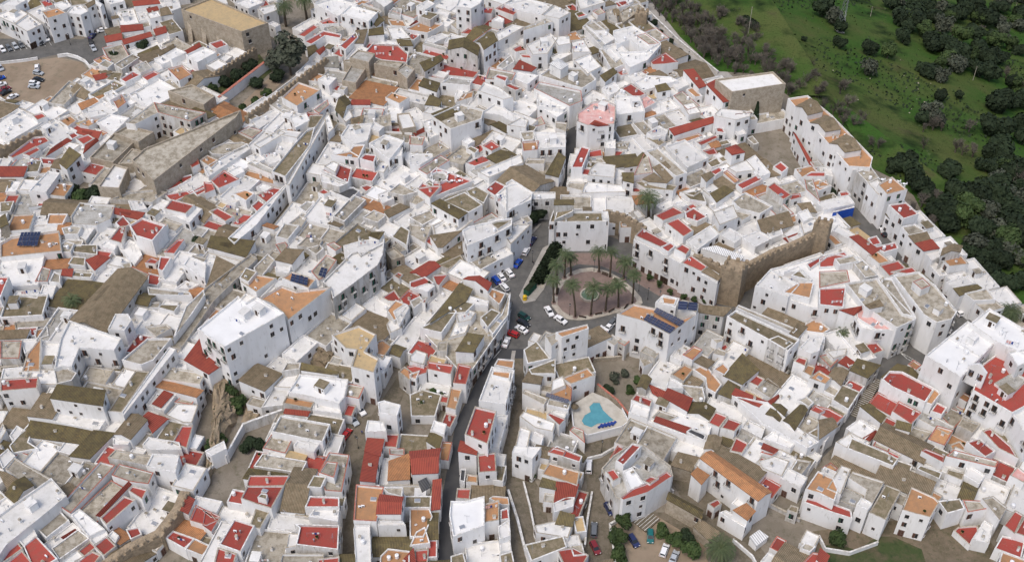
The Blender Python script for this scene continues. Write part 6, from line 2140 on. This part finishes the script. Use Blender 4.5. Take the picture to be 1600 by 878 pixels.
for i, (x, y) in enumerate(((706,285),(716,278),(718,285),(701,272))): table_set(x, y, 6, 'white table %s on the red terrace with the octagonal well' % ['at the front left','at the back right','at the front right','at the back left'][i], 'tables on the red terrace', 2)
# octagonal light well rim
p = at(686, 277, 6*HS); T = thing('light_well', (p.x, p.y, 6*HS-.7), 'white octagonal light well with posts on the red terrace', 'light well')
mb = MB(); pts = [(3.0*cos(i*pi/4+.3), 3.0*sin(i*pi/4+.3)) for i in range(8)]
ring_wall(mb, pts, .25, 0, .9, 0); ob('rim', mb.me('rim', [M['wall']]), T)
for q in pts:
    mb = MB(); mb.box(q[0], q[1], 0, 1.5, .35, .35, 0); mb.box(q[0], q[1], 1.5, 1.65, .45, .45, 0); ob('post', mb.me('post', [M['wall']]), T)
mb = MB(); mb.prism(pts, .02, .06, 0); ob('well_floor', mb.me('well_floor', [M['F_g']]), T)
# car on the mossy roof of the plaza house: white table set; bell gable of the white church
p = at(1522, 600, 13*HS); g0 = at(1506, 590, 14*HS); g1 = at(1534, 604, 14*HS)
d = g1-g0; an = atan2(d.y, d.x); T = thing('bell_gable', (g0.x, g0.y, 14*HS-1), 'white bell gable with two arched openings and a cross on the big white church', 'bell gable', None, an)
Lw = d.length; mb = MB(); th = .8
mb.box(Lw*.06, 0, 0, 5.2, Lw*.12, th, 0); mb.box(Lw*.5, 0, 0, 5.2, Lw*.2, th, 0); mb.box(Lw*.94, 0, 0, 5.2, Lw*.12, th, 0); mb.box(Lw*.26, 0, 0, 2.2, Lw*.28, th, 0); mb.box(Lw*.74, 0, 0, 2.2, Lw*.28, th, 0); mb.box(Lw*.5, 0, 5.2, 6.2, Lw, th, 0)
b = len(mb.V); mb.V += [(0, -th/2, 6.2), (Lw, -th/2, 6.2), (Lw/2, -th/2, 8.2), (0, th/2, 6.2), (Lw, th/2, 6.2), (Lw/2, th/2, 8.2)]; mb.F += [(b, b+1, b+2), (b+5, b+4, b+3), (b, b+2, b+5, b+3), (b+1, b+4, b+5, b+2)]; mb.mi += [0]*4
ob('gable', mb.me('gable', [M['wall']]), T)
for x in (.26, .74):
    mb = MB(); mb.cyl(Lw*x, 0, 3.0, 3.9, .5, .22, 10, 0); mb.box(Lw*x, 0, 3.9, 5.2, .06, .06, 0); ob('bell', mb.me('bell', [M['wood']]), T)
mb = MB(); mb.box(Lw/2, 0, 8.1, 9.7, .1, .1, 0); mb.box(Lw/2, 0, 9.0, 9.12, .8, .1, 0); ob('cross', mb.me('cross', [M['iron']]), T)
# yellow-framed window and portal on the church side
OCH = mat('ochre_surround', (.50,.28,.08), (.4,.22,.07), None, 2, .8, 0)
def on_wall(px, py, A, B):      # point on the vertical wall through ground line A-B
    A = Vector(A); B = Vector(B); n = Vector(((B-A).y, -(B-A).x, 0)); dd = ray(px, py); t = n.dot(A-CAM)/n.dot(dd); return CAM+dd*t, atan2((B-A).y, (B-A).x)
WA, WB = at(1446, 555, 14*HS+.5), at(1502, 589, 14*HS+.5)
for nm, px, py, w, h, lab in (('ochre_window', 1467, 588, 2.0, 2.2, 'dark window in a yellow frame on the side of the big white church'), ('ochre_cornice', 1461, 602, 4.2, .7, 'yellow cornice over the side door of the big white church'), ('ochre_portal', 1511, 648, 2.6, 3.4, 'tan framed portal low on the side of the big white church')):
    q, an = on_wall(px, py, WA, WB); T = thing(nm, q, lab, 'window' if 'window' in nm else 'portal' if 'portal' in nm else 'cornice', None, an)
    sgn = -1
    mb = MB(); mb.box(0, -.12, -h/2, h/2, w, .22, 0); ob('frame', mb.me('frame', [OCH]), T)
    if 'cornice' not in nm:
        mb = MB(); mb.box(0, -.24, -h*.32, h*.32, w*.5, .08, 0); ob('glass', mb.me('glass', [M['glass']]), T)
# arcade arches and clock on the long white building facing the road
WA, WB = at(730, 384, 13.2), at(800, 352, 13.2)
q, an = on_wall(783, 400, WA, WB); T = thing('arched_doorway', q, 'large dark arched window in the white town house above the parked cars', 'arch', None, an)
mb = MB(); arc = [(-1.8, -1.6)]+[(1.8*cos(pi-a*pi/10), 1.6*sin(a*pi/10)) for a in range(11)]+[(1.8, -1.6)]
b = len(mb.V); k = len(arc)
for y in (0, -.15):
    for x, z in arc: mb.V.append((x, y, z))
mb.F.append(tuple(b+k+i for i in range(k))); mb.mi.append(0)
for i in range(k): mb.F.append((b+i, b+(i+1) % k, b+k+(i+1) % k, b+k+i)); mb.mi.append(0)
ob('glass', mb.me('glass', [M['glass']]), T)
mb = MB(); mb.tube([(x*1.08, -.1, z*1.08) for x, z in arc], [.14]*k, 5, 0); ob('frame', mb.me('frame', [M['frame']]), T)
# blue painted wall
WA = at(1302, 331, 6.4); WB = at(1335, 323, 6.4); d = WB-WA; an = atan2(d.y, d.x)
T = thing('blue_wall', (WA.x, WA.y, 0), 'bright blue painted garden wall below the grey terrace', 'wall')
mb = MB(); mb.box(d.x/2, d.y/2, -.3, 6.2, d.length, .3, 0, an); ob('wall', mb.me('wall', [M['blue']]), T); mb = MB(); mb.box(d.x/2, d.y/2, 6.2, 6.35, d.length+.1, .45, 0, an); ob('coping', mb.me('coping', [M['cope_w']]), T)
# buttresses of the church
for i, (x, y) in enumerate(((300,62),(322,70),(345,78),(372,86))):
    p = at(x, y); T = ob('buttress', None); 
    bpy.data.objects.remove(T)
    T = thing('buttress', p, 'sloping stone buttress against the tan church, %s from the left' % ['first','second','third','fourth'][i], 'buttress', 'buttresses of the tan church')
    mb = MB(); mb.slab([(-.8,-2.2,.1),(.8,-2.2,.1),(.8,2.2,10),(-.8,2.2,10)], .05, 0); b = len(mb.V)
    mb.V += [(-.8,-2.2,0),(.8,-2.2,0),(.8,2.2,0),(-.8,2.2,0),(.8,2.2,9.9),(-.8,2.2,9.9)]; mb.F += [(b,b+5,b+3),(b+1,b+2,b+4),(b+2,b+3,b+5,b+4)]; mb.mi += [0]*3
    ob('pier', mb.me('pier', [M['stone']]), T)
# people
def person(px, py, label, an, top, legs, z=.1):
    p = at(px, py, z)
    J = [((0,0,.95),.13),((0,0,1.2),.13),((0,0,1.42),.15),((0,0,1.53),.06),((0,.01,1.66),.10),((0,.01,1.76),.075),
         ((.10,0,.9),.09),((.11,.10,.5),.06),((.11,.04,.07),.045),((.11,.2,.04),.04),((-.10,0,.9),.09),((-.11,-.10,.5),.06),((-.11,-.22,.09),.045),((-.11,-.06,.04),.04),
         ((.2,0,1.4),.055),((.25,-.06,1.13),.045),((.24,.06,.88),.03),((.24,.1,.80),.03),((-.2,0,1.4),.055),((-.25,.06,1.13),.045),((-.24,.16,.88),.03),((-.24,.2,.80),.03)]
    Ed = [(0,1),(1,2),(2,3),(3,4),(4,5),(0,6),(6,7),(7,8),(8,9),(0,10),(10,11),(11,12),(12,13),(2,14),(14,15),(15,16),(16,17),(2,18),(18,19),(19,20),(20,21)]
    me = bpy.data.meshes.new('person'); me.from_pydata([j[0] for j in J], Ed, []); o = bpy.data.objects.new('person', me); o.location = p; o.rotation_euler = (0, 0, an); link(o)
    md = o.modifiers.new('skin', 'SKIN'); me.skin_vertices[0] if len(me.skin_vertices) else None
    if not me.skin_vertices: 
        bpy.context.view_layer.objects.active = o
    if me.skin_vertices:
        for i, j in enumerate(J): me.skin_vertices[0].data[i].radius = (j[1], j[1]*.85)
        me.skin_vertices[0].data[0].use_root = True
    s = o.modifiers.new('sub', 'SUBSURF'); s.levels = 1; s.render_levels = 1
    # bake to a plain mesh so that clothes can be coloured by height
    dg = bpy.context.evaluated_depsgraph_get(); ev = o.evaluated_get(dg); nm = bpy.data.meshes.new_from_object(ev); o.modifiers.clear(); o.data = nm
    for m_ in (top, legs, M['skin'], M['wood']): nm.materials.append(m_)
    for f in nm.polygons:
        z_ = f.center.z; x_ = abs(f.center.x)
        f.material_index = 3 if z_ > 1.70 or (z_ > 1.6 and f.center.y < -.02) else 2 if z_ > 1.5 or (x_ > .2 and z_ < .9) else 0 if z_ > .93 else 1
    tag(o, label, 'person'); return o
try:
    person(834, 414, 'person in dark clothes walking beside the hedge on the road', 1.0, M['cloth_dark'], M['cloth_dark'])
    person(555, 684, 'person in a grey top walking right of the red car', .4, M['metal'], M['cloth_dark'])
    person(800, 476, 'person in dark clothes at the white house corner by the road', 2.0, M['cloth_dark'], M['iron'])
    person(566, 678, 'person in dark top by the white hut near the red car', 2.5, M['bluefabric'], M['cloth_dark'])
except Exception as e: print('person', e)
# stairs beside the round white house and by the church
def steps(px0, px1, n, w, label, z1=.5):
    a = at(*px0); b = at(*px1); T = thing('outdoor_stairs', a, label, 'stairs'); d = b-a; an = atan2(d.y, d.x)-pi/2
    for i in range(n):
        mb = MB(); p = d*((i+.5)/n); mb.box(p.x, p.y, 0, .17*(i+1)*z1+.1, w, d.length/n*.98, 0, an); mb.box(p.x, p.y, .17*(i+1)*z1+.1, .17*(i+1)*z1+.13, w, .12, 1, an); ob('step', mb.me('step', [M['cobble'], M['cope_w']]), T)
steps((1000,806), (1020,822), 5, 5.5, 'short flight of cobbled steps below the round white house')
steps((1336,652), (1368,596), 22, 3.0, 'long narrow stairway climbing between white houses to the church', .35)
# ------------------------------------------------------------------ light
w = bpy.data.worlds.new('World'); scene.world = w; w.use_nodes = True
nt = w.node_tree; bg = nt.nodes['Background']; sky = nt.nodes.new('ShaderNodeTexSky'); sky.sky_type = 'NISHITA'; sky.sun_disc = False
SE, SR = R(62), R(-140)
sky.sun_elevation = SE; sky.sun_rotation = SR; sky.air_density = 1.0; sky.dust_density = 4.0; sky.ozone_density = 1.0
nt.links.new(sky.outputs[0], bg.inputs['Color']); bg.inputs['Strength'].default_value = SKY
sd = bpy.data.lights.new('sun', 'SUN'); so = bpy.data.objects.new('sun', sd); C.objects.link(so); sd.energy = SUN; sd.angle = R(22); sd.color = (1, .955, .89)
sv = Vector((sin(SR)*cos(SE), cos(SR)*cos(SE), sin(SE)))
so.rotation_euler = sv.to_track_quat('Z', 'Y').to_euler()
flush_labels()
vs_ = scene.view_settings; vs_.view_transform = 'Standard'; vs_.look = 'None'; vs_.gamma = 1; vs_.use_curve_mapping = False; vs_.exposure = EXPO
scene.render.engine = 'CYCLES'
scene.render.resolution_x = 1024; scene.render.resolution_y = 561
print('objects', len(bpy.data.objects), 'top', sum(1 for o in bpy.data.objects if not o.parent))
